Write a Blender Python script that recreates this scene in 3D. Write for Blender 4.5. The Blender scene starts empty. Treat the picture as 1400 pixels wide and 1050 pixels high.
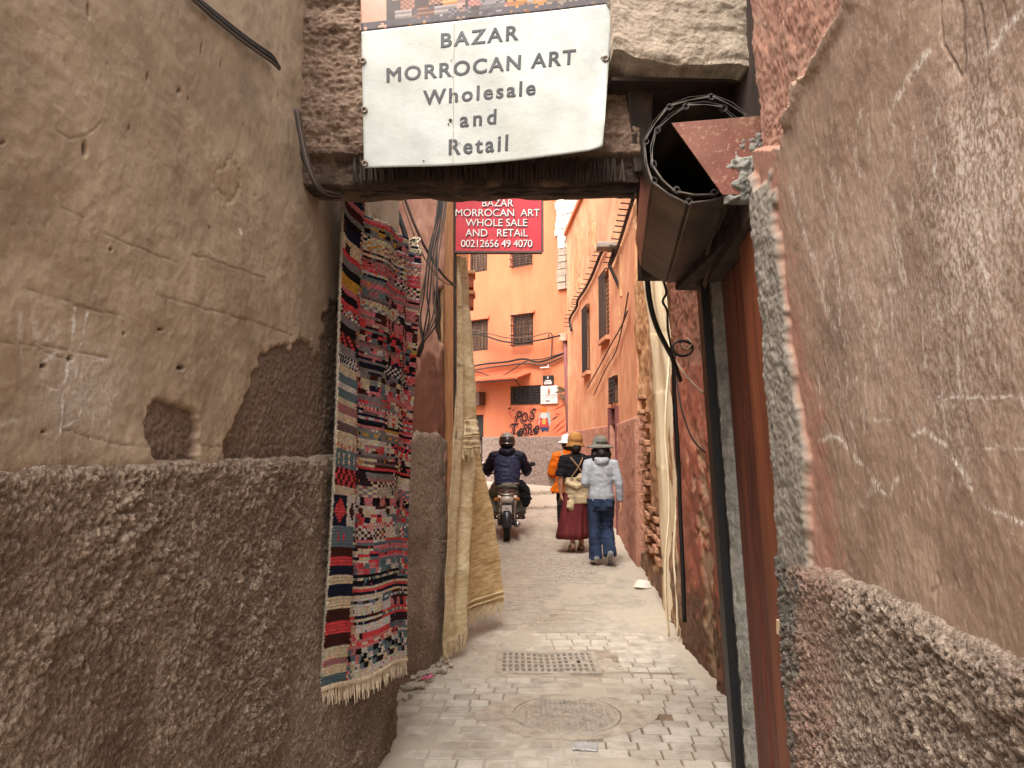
import bpy, bmesh, math, random
import numpy as np
from mathutils import Vector, Matrix

SC = bpy.context.scene
COL = SC.collection
RND = random.Random(11)
PITCH = math.radians(5.0)
CAMZ = 1.5
FPX = 1000.0            # focal length in pixels of the 1400 px wide photograph

# ------------------------------------------------------------------ camera, sky, sun, exposure
cam_d = bpy.data.cameras.new('camera')
cam = bpy.data.objects.new('camera', cam_d)
COL.objects.link(cam)
cam_d.sensor_width = 36.0
cam_d.lens = 36.0 * FPX / 1400.0
cam_d.clip_start = 0.02
cam_d.clip_end = 600.0
cam.location = (0, 0, CAMZ)
cam.rotation_euler = (math.radians(90) + PITCH, 0, 0)
SC.camera = cam

SUN_EL, SUN_AZ = math.radians(58), math.radians(205)     # azimuth measured from +Y clockwise
world = bpy.data.worlds.new('World')
SC.world = world
world.use_nodes = True
wn = world.node_tree
wn.nodes.clear()
w_out = wn.nodes.new('ShaderNodeOutputWorld')
w_bg = wn.nodes.new('ShaderNodeBackground')
w_sky = wn.nodes.new('ShaderNodeTexSky')
w_sky.sky_type = 'NISHITA'
w_sky.sun_disc = False
w_sky.sun_elevation = SUN_EL
w_sky.sun_rotation = SUN_AZ
w_sky.dust_density = 6.0
w_sky.air_density = 1.0
w_sky.ozone_density = 1.0
w_hsv = wn.nodes.new('ShaderNodeHueSaturation')          # thin overcast: the sky is nearly colourless
w_hsv.inputs['Saturation'].default_value = 0.25
wn.links.new(w_sky.outputs[0], w_hsv.inputs['Color'])
w_tint = wn.nodes.new('ShaderNodeMix')
w_tint.data_type = 'RGBA'
w_tint.blend_type = 'MULTIPLY'
w_tint.inputs[0].default_value = 1.0
w_tint.inputs[7].default_value = (1.0, 0.985, 0.955, 1)
wn.links.new(w_hsv.outputs[0], w_tint.inputs[6])
wn.links.new(w_tint.outputs[2], w_bg.inputs[0])
w_bg.inputs[1].default_value = 0.15
wn.links.new(w_bg.outputs[0], w_out.inputs[0])

sun_d = bpy.data.lights.new('sun', 'SUN')
sun_d.energy = 1.0
sun_d.angle = math.radians(40)
sun_d.color = (1.0, 0.965, 0.92)
sun = bpy.data.objects.new('sun', sun_d)
COL.objects.link(sun)
sdir = Vector((math.sin(SUN_AZ) * math.cos(SUN_EL), math.cos(SUN_AZ) * math.cos(SUN_EL), math.sin(SUN_EL)))
sun.rotation_euler = sdir.to_track_quat('Z', 'Y').to_euler()
sun.location = sdir * 40

SC.view_settings.view_transform = 'Standard'
SC.view_settings.look = 'None'
SC.view_settings.use_curve_mapping = False
SC.view_settings.gamma = 1.0
SC.view_settings.exposure = 1.78
SC.render.engine = 'CYCLES'
SC.cycles.max_bounces = 8
SC.cycles.diffuse_bounces = 6
SC.cycles.use_denoising = True
SC.cycles.denoising_prefilter = 'ACCURATE'

# ------------------------------------------------------------------ measuring helpers
CP, SP = math.cos(PITCH), math.sin(PITCH)


def ray(u, v):
    """direction in the world of a photograph pixel"""
    a, b = u - 700.0, 525.0 - v
    return Vector((a, FPX * CP - b * SP, FPX * SP + b * CP))


def at(u, v, Y):
    d = ray(u, v)
    t = Y / d.y
    return Vector((d.x * t, Y, CAMZ + d.z * t))


def gnd(u, v, z=0.0):
    d = ray(u, v)
    t = (z - CAMZ) / d.z
    return Vector((d.x * t, d.y * t, z))


def proj(P):
    x, y, z = P[..., 0], P[..., 1], P[..., 2] - CAMZ
    dep = y * CP + z * SP
    ok = dep > 0.25
    dep = np.where(ok, dep, 1.0)
    u = np.where(ok, 700 + FPX * x / dep, -9999.0)
    v = np.where(ok, 525 - FPX * (-y * SP + z * CP) / dep, -9999.0)
    return u, v


def gz(Y):
    """height of the alley floor: level, then rising gently towards the far house"""
    return 0.065 * min(max(0.0, Y - 11.0), 9.0)


# ------------------------------------------------------------------ noise
_perm = {}


def _tab(seed):
    if seed not in _perm:
        r = np.random.RandomState(seed)
        _perm[seed] = (r.permutation(1024), r.rand(1024), r.rand(1024))
    return _perm[seed]


def vnoise(x, y, seed=0):
    p, val, _ = _tab(seed)
    xi, yi = np.floor(x).astype(int), np.floor(y).astype(int)
    fx, fy = x - xi, y - yi
    fx = fx * fx * fx * (fx * (fx * 6 - 15) + 10)
    fy = fy * fy * fy * (fy * (fy * 6 - 15) + 10)

    def h(i, j):
        return val[p[(p[i & 1023] + j) & 1023]]
    a = h(xi, yi) * (1 - fx) + h(xi + 1, yi) * fx
    b = h(xi, yi + 1) * (1 - fx) + h(xi + 1, yi + 1) * fx
    return a * (1 - fy) + b * fy


def fbm(x, y, seed=0, oct=4, gain=0.5):
    t, amp, s = 0, 1.0, 0
    for o in range(oct):
        t = t + amp * (vnoise(x * 2 ** o + 13.7 * o, y * 2 ** o - 7.1 * o, seed + o) - 0.5)
        s += amp
        amp *= gain
    return t / s * 2          # about -1 .. 1


def worley(x, y, seed=0):
    p, v1, v2 = _tab(seed)
    xi, yi = np.floor(x).astype(int), np.floor(y).astype(int)
    best = np.full(np.shape(x), 9.0)
    for i in (-1, 0, 1):
        for j in (-1, 0, 1):
            k = p[(p[(xi + i) & 1023] + yi + j) & 1023]
            dx = xi + i + v1[k] - x
            dy = yi + j + v2[k] - y
            best = np.minimum(best, dx * dx + dy * dy)
    return np.sqrt(best)


def in_poly(u, v, poly):
    m = np.zeros(np.shape(u), bool)
    n = len(poly)
    for i in range(n):
        x1, y1 = poly[i]
        x2, y2 = poly[(i + 1) % n]
        if y1 == y2:
            continue
        c = ((y1 > v) != (y2 > v)) & (u < (x2 - x1) * (v - y1) / (y2 - y1) + x1)
        m ^= c
    return m


def d_line(u, v, pts):
    best = np.full(np.shape(u), 1e9)
    for (x1, y1), (x2, y2) in zip(pts[:-1], pts[1:]):
        dx, dy = x2 - x1, y2 - y1
        L = dx * dx + dy * dy + 1e-9
        t = np.clip(((u - x1) * dx + (v - y1) * dy) / L, 0, 1)
        best = np.minimum(best, (u - x1 - t * dx) ** 2 + (v - y1 - t * dy) ** 2)
    return np.sqrt(best)


def blur(m, k=1):
    m = m.astype(float)
    for _ in range(k):
        q = np.pad(m, 1, mode='edge')
        m = (q[:-2, 1:-1] + q[2:, 1:-1] + q[1:-1, :-2] + q[1:-1, 2:] + 2 * q[1:-1, 1:-1]) / 6
    return m


# ------------------------------------------------------------------ materials
def lin(c):
    out = []
    for x in c[:3]:
        x = x / 255.0
        out.append(x / 12.92 if x <= 0.04045 else ((x + 0.055) / 1.055) ** 2.4)
    return (*out, 1.0)


def mk(name, cols, scale=6.0, rough=0.88, bump=0.4, bdist=0.006, bscale=90.0, stretch=(1, 1, 1), spec=0.25,
       metal=0.0, layers=(), stain=None, big=1.1, speck=None, attrcol=None, rand=0.0, detail=8.0, sheen=0.0):
    """procedural material: two scales of colour, optional stains and specks, attribute-driven layers, bump"""
    m = bpy.data.materials.new(name)
    m.use_nodes = True
    nt = m.node_tree
    N, L = nt.nodes, nt.links
    bs = N['Principled BSDF']
    geo = N.new('ShaderNodeNewGeometry')
    mp = N.new('ShaderNodeMapping')
    mp.inputs['Scale'].default_value = stretch
    L.new(geo.outputs['Position'], mp.inputs['Vector'])
    vec = mp.outputs[0]

    def noise(sc, det=6.0, ro=0.6):
        n = N.new('ShaderNodeTexNoise')
        n.inputs['Scale'].default_value = sc
        n.inputs['Detail'].default_value = det
        n.inputs['Roughness'].default_value = ro
        L.new(vec, n.inputs['Vector'])
        return n.outputs['Fac']

    def ramp(src, lo, hi):
        r = N.new('ShaderNodeMapRange')
        r.inputs[1].default_value = lo
        r.inputs[2].default_value = hi
        L.new(src, r.inputs[0])
        return r.outputs[0]

    def mul(a, b):
        k = N.new('ShaderNodeMath')
        k.operation = 'MULTIPLY'
        for i, s in ((0, a), (1, b)):
            if isinstance(s, (int, float)):
                k.inputs[i].default_value = s
            else:
                L.new(s, k.inputs[i])
        return k.outputs[0]

    def mix(fac, a, b, mode='MIX'):
        k = N.new('ShaderNodeMix')
        k.data_type = 'RGBA'
        k.blend_type = mode
        for i, s in ((0, fac), (6, a), (7, b)):
            if isinstance(s, (int, float)):
                k.inputs[i].default_value = s
            elif isinstance(s, tuple):
                k.inputs[i].default_value = s
            else:
                L.new(s, k.inputs[i])
        return k.outputs[2]

    n1 = noise(scale, detail, 0.62)
    cr = N.new('ShaderNodeValToRGB')
    cols = [lin(c) for c in cols]
    el = cr.color_ramp.elements
    while len(el) < len(cols):
        el.new(0.5)
    for i, c in enumerate(cols):
        el[i].position = 0.32 + 0.36 * i / max(1, len(cols) - 1)
        el[i].color = c
    L.new(n1, cr.inputs[0])
    col = cr.outputs[0]
    if attrcol:
        a = N.new('ShaderNodeAttribute')
        a.attribute_name = attrcol
        g = mix(1.0, a.outputs['Color'], col, 'MULTIPLY')
        col = g
    if stain:
        col = mix(mul(ramp(noise(big, 5.0), 0.45, 0.68), stain[1]), col, lin(stain[0]))
    if speck:
        col = mix(mul(ramp(noise(bscale * 0.8, 3.0), 0.56, 0.66), speck[1]), col, lin(speck[0]))
    if rand:
        oi = N.new('ShaderNodeObjectInfo')
        col = mix(ramp(oi.outputs['Random'], 0.0, 1.0 / rand), col, mix(1.0, col, (0.55, 0.52, 0.5, 1), 'MULTIPLY'))
    for (an, c, gs, lo, hi) in layers:
        a = N.new('ShaderNodeAttribute')
        a.attribute_name = an
        f = a.outputs['Fac']
        if gs:
            f = mul(f, ramp(noise(gs, 4.0), lo, hi))
        lc = mix(mul(n1, 0.6), lin(c), mix(1.0, lin(c), (0.5, 0.48, 0.46, 1), 'MULTIPLY'))
        col = mix(f, col, lc)
    L.new(col, bs.inputs['Base Color'])
    bs.inputs['Roughness'].default_value = rough
    bs.inputs['Specular IOR Level'].default_value = spec
    bs.inputs['Metallic'].default_value = metal
    if sheen:
        bs.inputs['Sheen Weight'].default_value = sheen
    if bump:
        b = N.new('ShaderNodeBump')
        b.inputs['Strength'].default_value = bump
        b.inputs['Distance'].default_value = bdist
        s = N.new('ShaderNodeMath')
        s.operation = 'ADD'
        s2 = N.new('ShaderNodeMath')
        s2.operation = 'ADD'
        L.new(mul(noise(bscale * 3.1, 3.0), 0.45), s2.inputs[0])
        L.new(mul(n1, 0.7), s2.inputs[1])
        L.new(noise(bscale, 5.0), s.inputs[0])
        L.new(s2.outputs[0], s.inputs[1])
        L.new(s.outputs[0], b.inputs['Height'])
        L.new(b.outputs[0], bs.inputs['Normal'])
    return m


def plain(name, c, rough=0.6, metal=0.0, spec=0.4, var=0.82):
    d = tuple(x * var for x in c)
    return mk(name, [d, c], scale=9, rough=rough, metal=metal, spec=spec, bump=0.08, bdist=0.002, bscale=160)


# ------------------------------------------------------------------ object helpers
def thing(name, label, cat, loc=(0, 0, 0), rotz=0.0, group=None):
    o = bpy.data.objects.new(name, None)
    o.empty_display_size = 0.1
    COL.objects.link(o)
    o.location = loc
    o.rotation_euler = (0, 0, rotz)
    o['label'] = label
    o['category'] = cat
    if group:
        o['group'] = group
    return o


def tag(o, label, cat, group=None):
    o['label'] = label
    o['category'] = cat
    if group:
        o['group'] = group
    return o


def hang(ob, parent, local=False):
    """parent ob; world-built meshes keep their place"""
    if parent is not None:
        ob.parent = parent
        if not local:
            M = Matrix.Identity(4)
            q = parent
            while q is not None:
                M = Matrix.LocRotScale(q.location, q.rotation_euler, q.scale) @ M if q.parent is None else M
                q = q.parent
            ob.matrix_parent_inverse = M.inverted()
    return ob


def link_mesh(name, me, mat, parent=None, local=False, smooth=False):
    if mat is not None:
        for m in (mat if isinstance(mat, (list, tuple)) else [mat]):
            me.materials.append(m)
    if smooth:
        me.polygons.foreach_set('use_smooth', np.ones(len(me.polygons), bool))
    ob = bpy.data.objects.new(name, me)
    COL.objects.link(ob)
    return hang(ob, parent, local)


def grid(name, P, mat, parent=None, attrs=None, back=None, shell=False, facecol=None, smooth=True, local=False):
    """a displaced sheet (n x m points); with back it becomes a solid slab"""
    n, m = P.shape[:2]
    V = P.reshape(-1, 3)
    idx = np.arange(n * m).reshape(n, m)
    Q = np.stack([idx[:-1, :-1], idx[:-1, 1:], idx[1:, 1:], idx[1:, :-1]], -1).reshape(-1, 4)
    T = np.zeros((0, 3), int)
    if back is not None:
        ring = np.concatenate([idx[0, :-1], idx[:-1, -1], idx[-1, :0:-1], idx[:0:-1, 0]])
        base = len(V)
        if shell:                       # thin or curved sheet: the back follows the front
            V = np.concatenate([V, V + np.asarray(back, float)])
            k2 = np.roll(ring, -1)
            Q = np.concatenate([Q, np.stack([k2, ring, base + ring, base + k2], -1), Q[:, ::-1] + base])
        else:
            RV = V[ring] + np.asarray(back, float)
            c = RV.mean(0)
            V = np.concatenate([V, RV, c[None]])
            k = np.arange(len(ring))
            k2 = (k + 1) % len(ring)
            Q = np.concatenate([Q, np.stack([ring[k2], ring[k], base + k, base + k2], -1)])
            T = np.stack([base + k2, base + k, np.full(len(ring), base + len(ring))], -1)
    me = bpy.data.meshes.new(name)
    me.vertices.add(len(V))
    me.vertices.foreach_set('co', V.astype(np.float32).ravel())
    loops = np.concatenate([Q.ravel(), T.ravel()]).astype(np.int32)
    me.loops.add(len(loops))
    me.loops.foreach_set('vertex_index', loops)
    tot = np.concatenate([np.full(len(Q), 4), np.full(len(T), 3)]).astype(np.int32)
    me.polygons.add(len(tot))
    me.polygons.foreach_set('loop_start', np.concatenate([[0], np.cumsum(tot)[:-1]]).astype(np.int32))
    me.polygons.foreach_set('loop_total', tot)
    me.update(calc_edges=True)
    for k_, a in (attrs or {}).items():
        at_ = me.attributes.new(k_, 'FLOAT', 'POINT')
        full = np.zeros(len(V), np.float32)
        full[:n * m] = np.asarray(a, np.float32).ravel()
        at_.data.foreach_set('value', full)
    if facecol is not None:
        at_ = me.attributes.new('dye', 'FLOAT_COLOR', 'FACE')
        full = np.tile(np.array([.42, .36, .29, 1], np.float32), (len(tot), 1))
        full[:(n - 1) * (m - 1)] = facecol.reshape(-1, 4)
        if shell and back is not None:
            full[-(n - 1) * (m - 1):] = facecol.reshape(-1, 4)
        at_.data.foreach_set('color', full.ravel())
    return link_mesh(name, me, mat, parent, local, smooth)


class MB:
    """collects simple shapes into one mesh"""

    def __init__(s):
        s.v, s.f = [], []

    def add(s, vs, fs):
        b = len(s.v)
        s.v += [tuple(x) for x in vs]
        s.f += [tuple(b + i for i in f) for f in fs]
        return s

    def boxa(s, c, ex, ey, ez):
        c, ex, ey, ez = Vector(c), Vector(ex), Vector(ey), Vector(ez)
        vs = [c + a * ex + b * ey + d * ez for d in (-1, 1) for a, b in ((-1, -1), (1, -1), (1, 1), (-1, 1))]
        return s.add(vs, [(0, 3, 2, 1), (4, 5, 6, 7), (0, 1, 5, 4), (1, 2, 6, 5), (2, 3, 7, 6), (3, 0, 4, 7)])

    def box(s, lo, hi):
        lo, hi = Vector(lo), Vector(hi)
        h = (hi - lo) / 2
        return s.boxa((lo + hi) / 2, (h.x, 0, 0), (0, h.y, 0), (0, 0, h.z))

    def rings(s, rings, cap=True):
        n = len(rings[0])
        vs = [p for r in rings for p in r]
        fs = []
        for i in range(len(rings) - 1):
            for j in range(n):
                k = (j + 1) % n
                fs.append((i * n + j, i * n + k, (i + 1) * n + k, (i + 1) * n + j))
        if cap:
            fs.append(tuple(range(n - 1, -1, -1)))
            fs.append(tuple((len(rings) - 1) * n + j for j in range(n)))
        return s.add(vs, fs)

    def tube(s, pts, r, n=8, cap=True, flat=1.0, up=None):
        pts = [Vector(p) for p in pts]
        rr = r if isinstance(r, (list, tuple)) else [r] * len(pts)
        rs, prev = [], None
        for i, p in enumerate(pts):
            t = (pts[min(i + 1, len(pts) - 1)] - pts[max(i - 1, 0)])
            if t.length < 1e-9:
                t = Vector((0, 0, 1))
            t.normalize()
            a = prev or (Vector(up) if up else (Vector((0, 0, 1)) if abs(t.z) < 0.9 else Vector((1, 0, 0))))
            a = (a - t * a.dot(t))
            if a.length < 1e-6:
                a = Vector((0, 1, 0)) - t * t.y
            a.normalize()
            b = t.cross(a)
            prev = a
            rs.append([p + (a * math.cos(2 * math.pi * j / n) + b * math.sin(2 * math.pi * j / n) * flat) * rr[i] for j in range(n)])
        return s.rings(rs, cap)

    def loft(s, secs, n=20, cap=True, wob=None):
        """secs: (cx, cy, cz, rx, ry) horizontal ellipses"""
        rs = []
        for i, (cx, cy, cz, rx, ry) in enumerate(secs):
            r = []
            for j in range(n):
                t = 2 * math.pi * j / n
                k = 1 + (wob(i, t) if wob else 0)
                r.append(Vector((cx + rx * k * math.cos(t), cy + ry * k * math.sin(t), cz)))
            rs.append(r)
        return s.rings(rs, cap)

    def ball(s, c, r, n=12, m=8, top=1.0, bottom=-1.0):
        rx, ry, rz = r if isinstance(r, (tuple, list)) else (r, r, r)
        a0, a1 = math.asin(bottom), math.asin(top)
        secs = []
        for i in range(m + 1):
            a = a0 + (a1 - a0) * i / m
            secs.append((c[0], c[1], c[2] + rz * math.sin(a), max(rx * math.cos(a), 1e-4), max(ry * math.cos(a), 1e-4)))
        return s.loft(secs, n)

    def prism(s, poly, d):
        d = Vector(d)
        n = len(poly)
        vs = [Vector(p) for p in poly] + [Vector(p) + d for p in poly]
        fs = [tuple(range(n - 1, -1, -1)), tuple(range(n, 2 * n))] + [(i, (i + 1) % n, n + (i + 1) % n, n + i) for i in range(n)]
        return s.add(vs, fs)

    def xf(s, M):
        s.v = [tuple(M @ Vector(p)) for p in s.v]
        return s

    def mesh(s, name):
        me = bpy.data.meshes.new(name)
        me.from_pydata(s.v, [], s.f)
        me.update()
        return me

    def build(s, name, mat, parent=None, local=False, smooth=False, bevel=0.0):
        ob = link_mesh(name, s.mesh(name), mat, parent, local, smooth)
        if bevel:
            b = ob.modifiers.new('bevel', 'BEVEL')
            b.width = bevel
            b.segments = 2
            b.limit_method = 'ANGLE'
        return ob


def smooth_path(pts, k=6):
    pts = [Vector(p) for p in pts]
    q = [pts[0] * 2 - pts[1]] + pts + [pts[-1] * 2 - pts[-2]]
    out = []
    for i in range(1, len(q) - 2):
        a, b, c, d = q[i - 1], q[i], q[i + 1], q[i + 2]
        for j in range(k):
            t = j / k
            out.append(0.5 * ((2 * b) + (c - a) * t + (2 * a - 5 * b + 4 * c - d) * t * t + (3 * b - a - 3 * c + d) * t ** 3))
    out.append(pts[-1])
    return out


def evaluated_mesh(ob):
    bpy.context.view_layer.update()
    dg = bpy.context.evaluated_depsgraph_get()
    return bpy.data.meshes.new_from_object(ob.evaluated_get(dg), preserve_all_data_layers=True, depsgraph=dg)


def fuse(mb, name, mat, parent, voxel=0.012, smooth=4, wrinkle=0.0, seed=0, local=True):
    """melt overlapping shapes into one continuous surface"""
    tmp = bpy.data.objects.new('tmp', mb.mesh('tmp'))
    COL.objects.link(tmp)
    r = tmp.modifiers.new('r', 'REMESH')
    r.mode = 'VOXEL'
    r.voxel_size = voxel
    if smooth:
        k = tmp.modifiers.new('s', 'SMOOTH')
        k.factor = 0.5
        k.iterations = smooth
    me = evaluated_mesh(tmp)
    bpy.data.objects.remove(tmp)
    if wrinkle:
        n = len(me.vertices)
        co = np.zeros(n * 3, np.float32)
        no = np.zeros(n * 3, np.float32)
        me.vertices.foreach_get('co', co)
        me.vertices.foreach_get('normal', no)
        co, no = co.reshape(-1, 3), no.reshape(-1, 3)
        w = fbm(co[:, 0] * 9 + co[:, 1] * 9 + 4 * co[:, 2], co[:, 2] * 14 + seed * 3.1, seed + 3, 3)
        w = -np.abs(w) * 2 + 0.6
        co = co + no * (wrinkle * w)[:, None]
        me.vertices.foreach_set('co', co.astype(np.float32).ravel())
        me.update()
    me.name = name
    return link_mesh(name, me, mat, parent, local, True)


def text_parts(body, size, bold=0.0, space=1.0, shear=0.0, align='CENTER', sx=1.0, swell=0.0):
    cu = bpy.data.curves.new('txt', 'FONT')
    cu.body = body
    cu.size = size
    cu.offset = bold
    cu.space_character = space
    cu.shear = shear
    cu.align_x = align
    cu.resolution_u = 4
    cu.fill_mode = 'FRONT'
    cu.bevel_depth = swell
    cu.bevel_resolution = 1
    ob = bpy.data.objects.new('txt', cu)
    COL.objects.link(ob)
    me = evaluated_mesh(ob)
    bpy.data.objects.remove(ob)
    v = [(p.co.x * sx, p.co.y, p.co.z) for p in me.vertices]
    f = [tuple(p.vertices) for p in me.polygons]
    return v, f


def lettering(name, body, fn, size, mat, parent, thick=0.0015, **k):
    """flat lettering; fn maps (x, y, lift) on the board to the world"""
    v, f = text_parts(body, size, **k)
    if ' ' in body:                     # one object per word
        own = {}
        def root(q):
            while own.get(q, q) != q:
                q = own[q]
            return q
        for q in f:
            for w in q[1:]:
                own[root(w)] = root(q[0])
        isl = {}
        for q in range(len(v)):
            isl.setdefault(root(q), []).append(q)
        spans = sorted((min(v[q][0] for q in s), max(v[q][0] for q in s), r) for r, s in isl.items())
        words, hi = [], -1e9
        for x0, x1, r in spans:
            if not words or x0 - hi > size * 0.21 * k.get('sx', 1.0):
                words.append(set())
            words[-1].add(r)
            hi = max(hi, x1)
        for w in words:
            keep = [q for q in range(len(v)) if root(q) in w]
            m_ = {q: j for j, q in enumerate(keep)}
            ob = _letters(name, [v[q] for q in keep], [tuple(m_[q] for q in g) for g in f if root(g[0]) in w], fn, mat, parent, thick)
        return ob
    return _letters(name, v, f, fn, mat, parent, thick)


def _letters(name, v, f, fn, mat, parent, thick):
    me = bpy.data.meshes.new(name)
    n = len(v)
    if thick:
        e = {}
        for q in f:
            for i in range(len(q)):
                a, b = q[i], q[(i + 1) % len(q)]
                e[(a, b)] = 1
        rim = [(a, b, b + n, a + n) for (a, b) in e if (b, a) not in e]
        me.from_pydata([fn(x, y, thick + 0.001) for x, y, z in v] + [fn(x, y, 0.0) for x, y, z in v], [], f + rim)
    else:
        me.from_pydata([fn(x, y, 0.002 + z) for x, y, z in v], [], f)
    me.update()
    return link_mesh(name, me, mat, parent)

# ================================================================== MATERIALS
M_PLASTER = mk('brown_plaster', [(142, 123, 103), (162, 142, 119), (178, 158, 134)], scale=5.0, bump=0.45, bdist=0.004, bscale=90,
               stain=((132, 110, 89), 0.4), big=1.6, speck=((186, 168, 146), 0.2),
               layers=[('rough', (118, 98, 84), 0, 0, 1), ('sand', (176, 150, 120), 30, 0.3, 0.6), ('chalk', (238, 234, 228), 150, 0.34, 0.50), ('hole', (58, 45, 37), 0, 0, 1)])
M_CAST = mk('roughcast_render', [(116, 98, 83), (166, 144, 124), (206, 187, 167)], scale=75, bump=1.0, bdist=0.012, bscale=150,
            stain=((112, 88, 72), 0.75), big=2.6, speck=((186, 166, 148), 0.5))
M_PLASTER_R = mk('scratched_brown_plaster', [(112, 90, 75), (135, 111, 93), (152, 128, 109)], scale=5.0, bump=0.4, bdist=0.004, bscale=100,
                 stretch=(1, 1, 0.6), stain=((128, 100, 82), 0.5), big=1.8, speck=((182, 160, 146), 0.3),
                 layers=[('pink', (158, 116, 98), 14, 0.15, 0.5), ('cement', (132, 124, 114), 0, 0, 1), ('dust', (206, 190, 180), 170, 0.42, 0.60),
                         ('chalk', (226, 216, 206), 160, 0.40, 0.56), ('hole', (64, 48, 40), 0, 0, 1)])
M_CAST_R = mk('grey_brown_roughcast', [(104, 88, 76), (150, 131, 115), (194, 175, 157)], scale=80, bump=1.0, bdist=0.012, bscale=160,
              stain=((108, 88, 76), 0.5), big=2.4, speck=((178, 158, 144), 0.5),
              layers=[('pink', (164, 130, 114), 60, 0.25, 0.6), ('cement', (116, 109, 100), 60, 0.2, 0.5)])
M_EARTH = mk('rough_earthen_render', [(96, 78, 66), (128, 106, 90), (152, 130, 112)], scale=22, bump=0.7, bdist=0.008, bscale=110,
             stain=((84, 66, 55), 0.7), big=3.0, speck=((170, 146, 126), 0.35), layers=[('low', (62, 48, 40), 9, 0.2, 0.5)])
M_CONCRETE = mk('weathered_concrete', [(116, 104, 90), (142, 128, 112), (162, 148, 130)], scale=16, bump=1.0, bdist=0.006, bscale=90,
                stain=((110, 94, 82), 0.5), big=3)
M_DARK_AND_SHADE = mk('dark_brown_and_shade', [(38, 32, 28), (58, 47, 41), (74, 61, 52)], scale=14, stretch=(1, 1, 0.3), bump=0.4, bdist=0.003, rough=0.8)  # dark brown; in the shutter recess this tone stands in for shade
M_CEMENT = mk('raw_cement', [(96, 92, 86), (124, 120, 112), (144, 140, 132)], scale=16, bump=0.8, bdist=0.006, bscale=140, speck=((168, 162, 152), 0.3))
M_REDWALL = mk('red_ochre_plaster', [(118, 66, 50), (146, 84, 64), (160, 100, 80)], scale=6, bump=0.5, bdist=0.004, bscale=90,
               stain=((104, 72, 58), 0.7), big=2.2, layers=[('low', (98, 74, 58), 10, 0.25, 0.5), ('sand', (168, 140, 112), 12, 0.3, 0.55), ('cement', (138, 128, 116), 9, 0.2, 0.5)])
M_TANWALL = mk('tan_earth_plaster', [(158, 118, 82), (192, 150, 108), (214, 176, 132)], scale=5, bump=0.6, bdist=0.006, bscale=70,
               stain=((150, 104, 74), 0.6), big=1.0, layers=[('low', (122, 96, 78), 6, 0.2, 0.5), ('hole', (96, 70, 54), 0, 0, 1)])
M_CORAL = mk('coral_limewash', [(186, 110, 77), (197, 121, 86), (208, 134, 98)], scale=1.6, bump=0.25, bdist=0.006, bscale=40,
             stain=((186, 102, 74), 0.5), big=0.5, stretch=(1, 1, .35), speck=((176, 104, 84), 0.3))
M_CORAL_S = mk('peeling_orange_plaster', [(202, 138, 104), (218, 160, 120), (228, 182, 144)], scale=2.4, bump=0.5, bdist=0.01, bscale=36,
               stain=((198, 122, 94), 0.6), big=0.9, speck=((172, 130, 104), 0.45), layers=[('low', (176, 112, 88), 5, 0.1, 0.4)])
M_PEBBLE = mk('pink_pebbledash', [(158, 110, 92), (194, 140, 118), (210, 160, 138)], scale=40, bump=0.9, bdist=0.02, bscale=50,
              stain=((146, 104, 88), 0.5), big=1.2)
M_GREYCAST = mk('grey_roughcast', [(112, 94, 86), (140, 122, 112), (160, 142, 132)], scale=22, bump=0.9, bdist=0.02, bscale=34)
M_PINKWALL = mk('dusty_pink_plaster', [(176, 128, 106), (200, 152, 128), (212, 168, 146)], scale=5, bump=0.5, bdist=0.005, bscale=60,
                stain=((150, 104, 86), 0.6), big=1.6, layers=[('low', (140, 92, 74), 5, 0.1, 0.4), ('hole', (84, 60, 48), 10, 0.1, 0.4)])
M_BLOCK = mk('whitewashed_brick', [(186, 176, 164), (212, 204, 192), (226, 220, 208)], scale=14, bump=0.4, bdist=0.01, bscale=40, rand=0.35)
M_BLOCKG = mk('grey_mud_brick', [(140, 124, 110), (160, 144, 128), (176, 160, 142)], scale=14, bump=0.5, bdist=0.01, bscale=40, rand=0.35)
M_MORTAR = mk('mud_mortar', [(128, 102, 82), (150, 122, 98), (164, 138, 112)], scale=12, bump=0.6, bdist=0.008, bscale=50)
M_BRICK = mk('thin_fired_brick', [(146, 100, 76), (176, 130, 102), (196, 156, 124)], scale=18, bump=0.5, bdist=0.006, bscale=60, rand=0.6)
M_PAVER = mk('dusty_paver', [(166, 158, 145), (190, 182, 168), (203, 195, 182)], scale=9, bump=0.35, bdist=0.003, bscale=120,
             stain=((164, 150, 130), 0.45), big=1.2, speck=((136, 120, 102), 0.3), rand=0.6)
M_DUST = mk('trodden_dust', [(106, 88, 72), (124, 104, 86), (138, 118, 98)], scale=10, bump=0.5, bdist=0.004, bscale=130,
            layers=[('dust', (186, 175, 158), 0, 0, 1)], speck=((136, 116, 96), 0.25))
M_CONCPATCH = mk('patched_concrete', [(142, 130, 114), (168, 156, 140), (184, 172, 156)], scale=12, bump=0.5, bdist=0.004, bscale=90, speck=((120, 106, 92), 0.3))
M_GROUND = mk('bare_earth', [(128, 108, 88), (150, 130, 108)], scale=2, bump=0.3)

# ================================================================== ALLEY FLOOR
XL_PTS = [(-4, -1.29), (0.0, -0.95), (3.94, -0.62), (4.0, -0.76), (4.7, -0.74), (5.35, -0.5), (18.0, -1.08), (19.0, -1.6), (24, -2.5)]
XR_PTS = [(-4, 0.5), (0.0, 0.70), (2.05, 0.80), (2.1, 1.0), (3.3, 1.06), (4.55, 1.285), (5.7, 1.29), (7.2, 1.45), (9.5, 1.62), (12.0, 1.77), (18.3, 1.42), (19.2, 1.42), (24, 1.5)]


def along(pts, Y):
    return float(np.interp(Y, [p[0] for p in pts], [p[1] for p in pts]))


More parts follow.
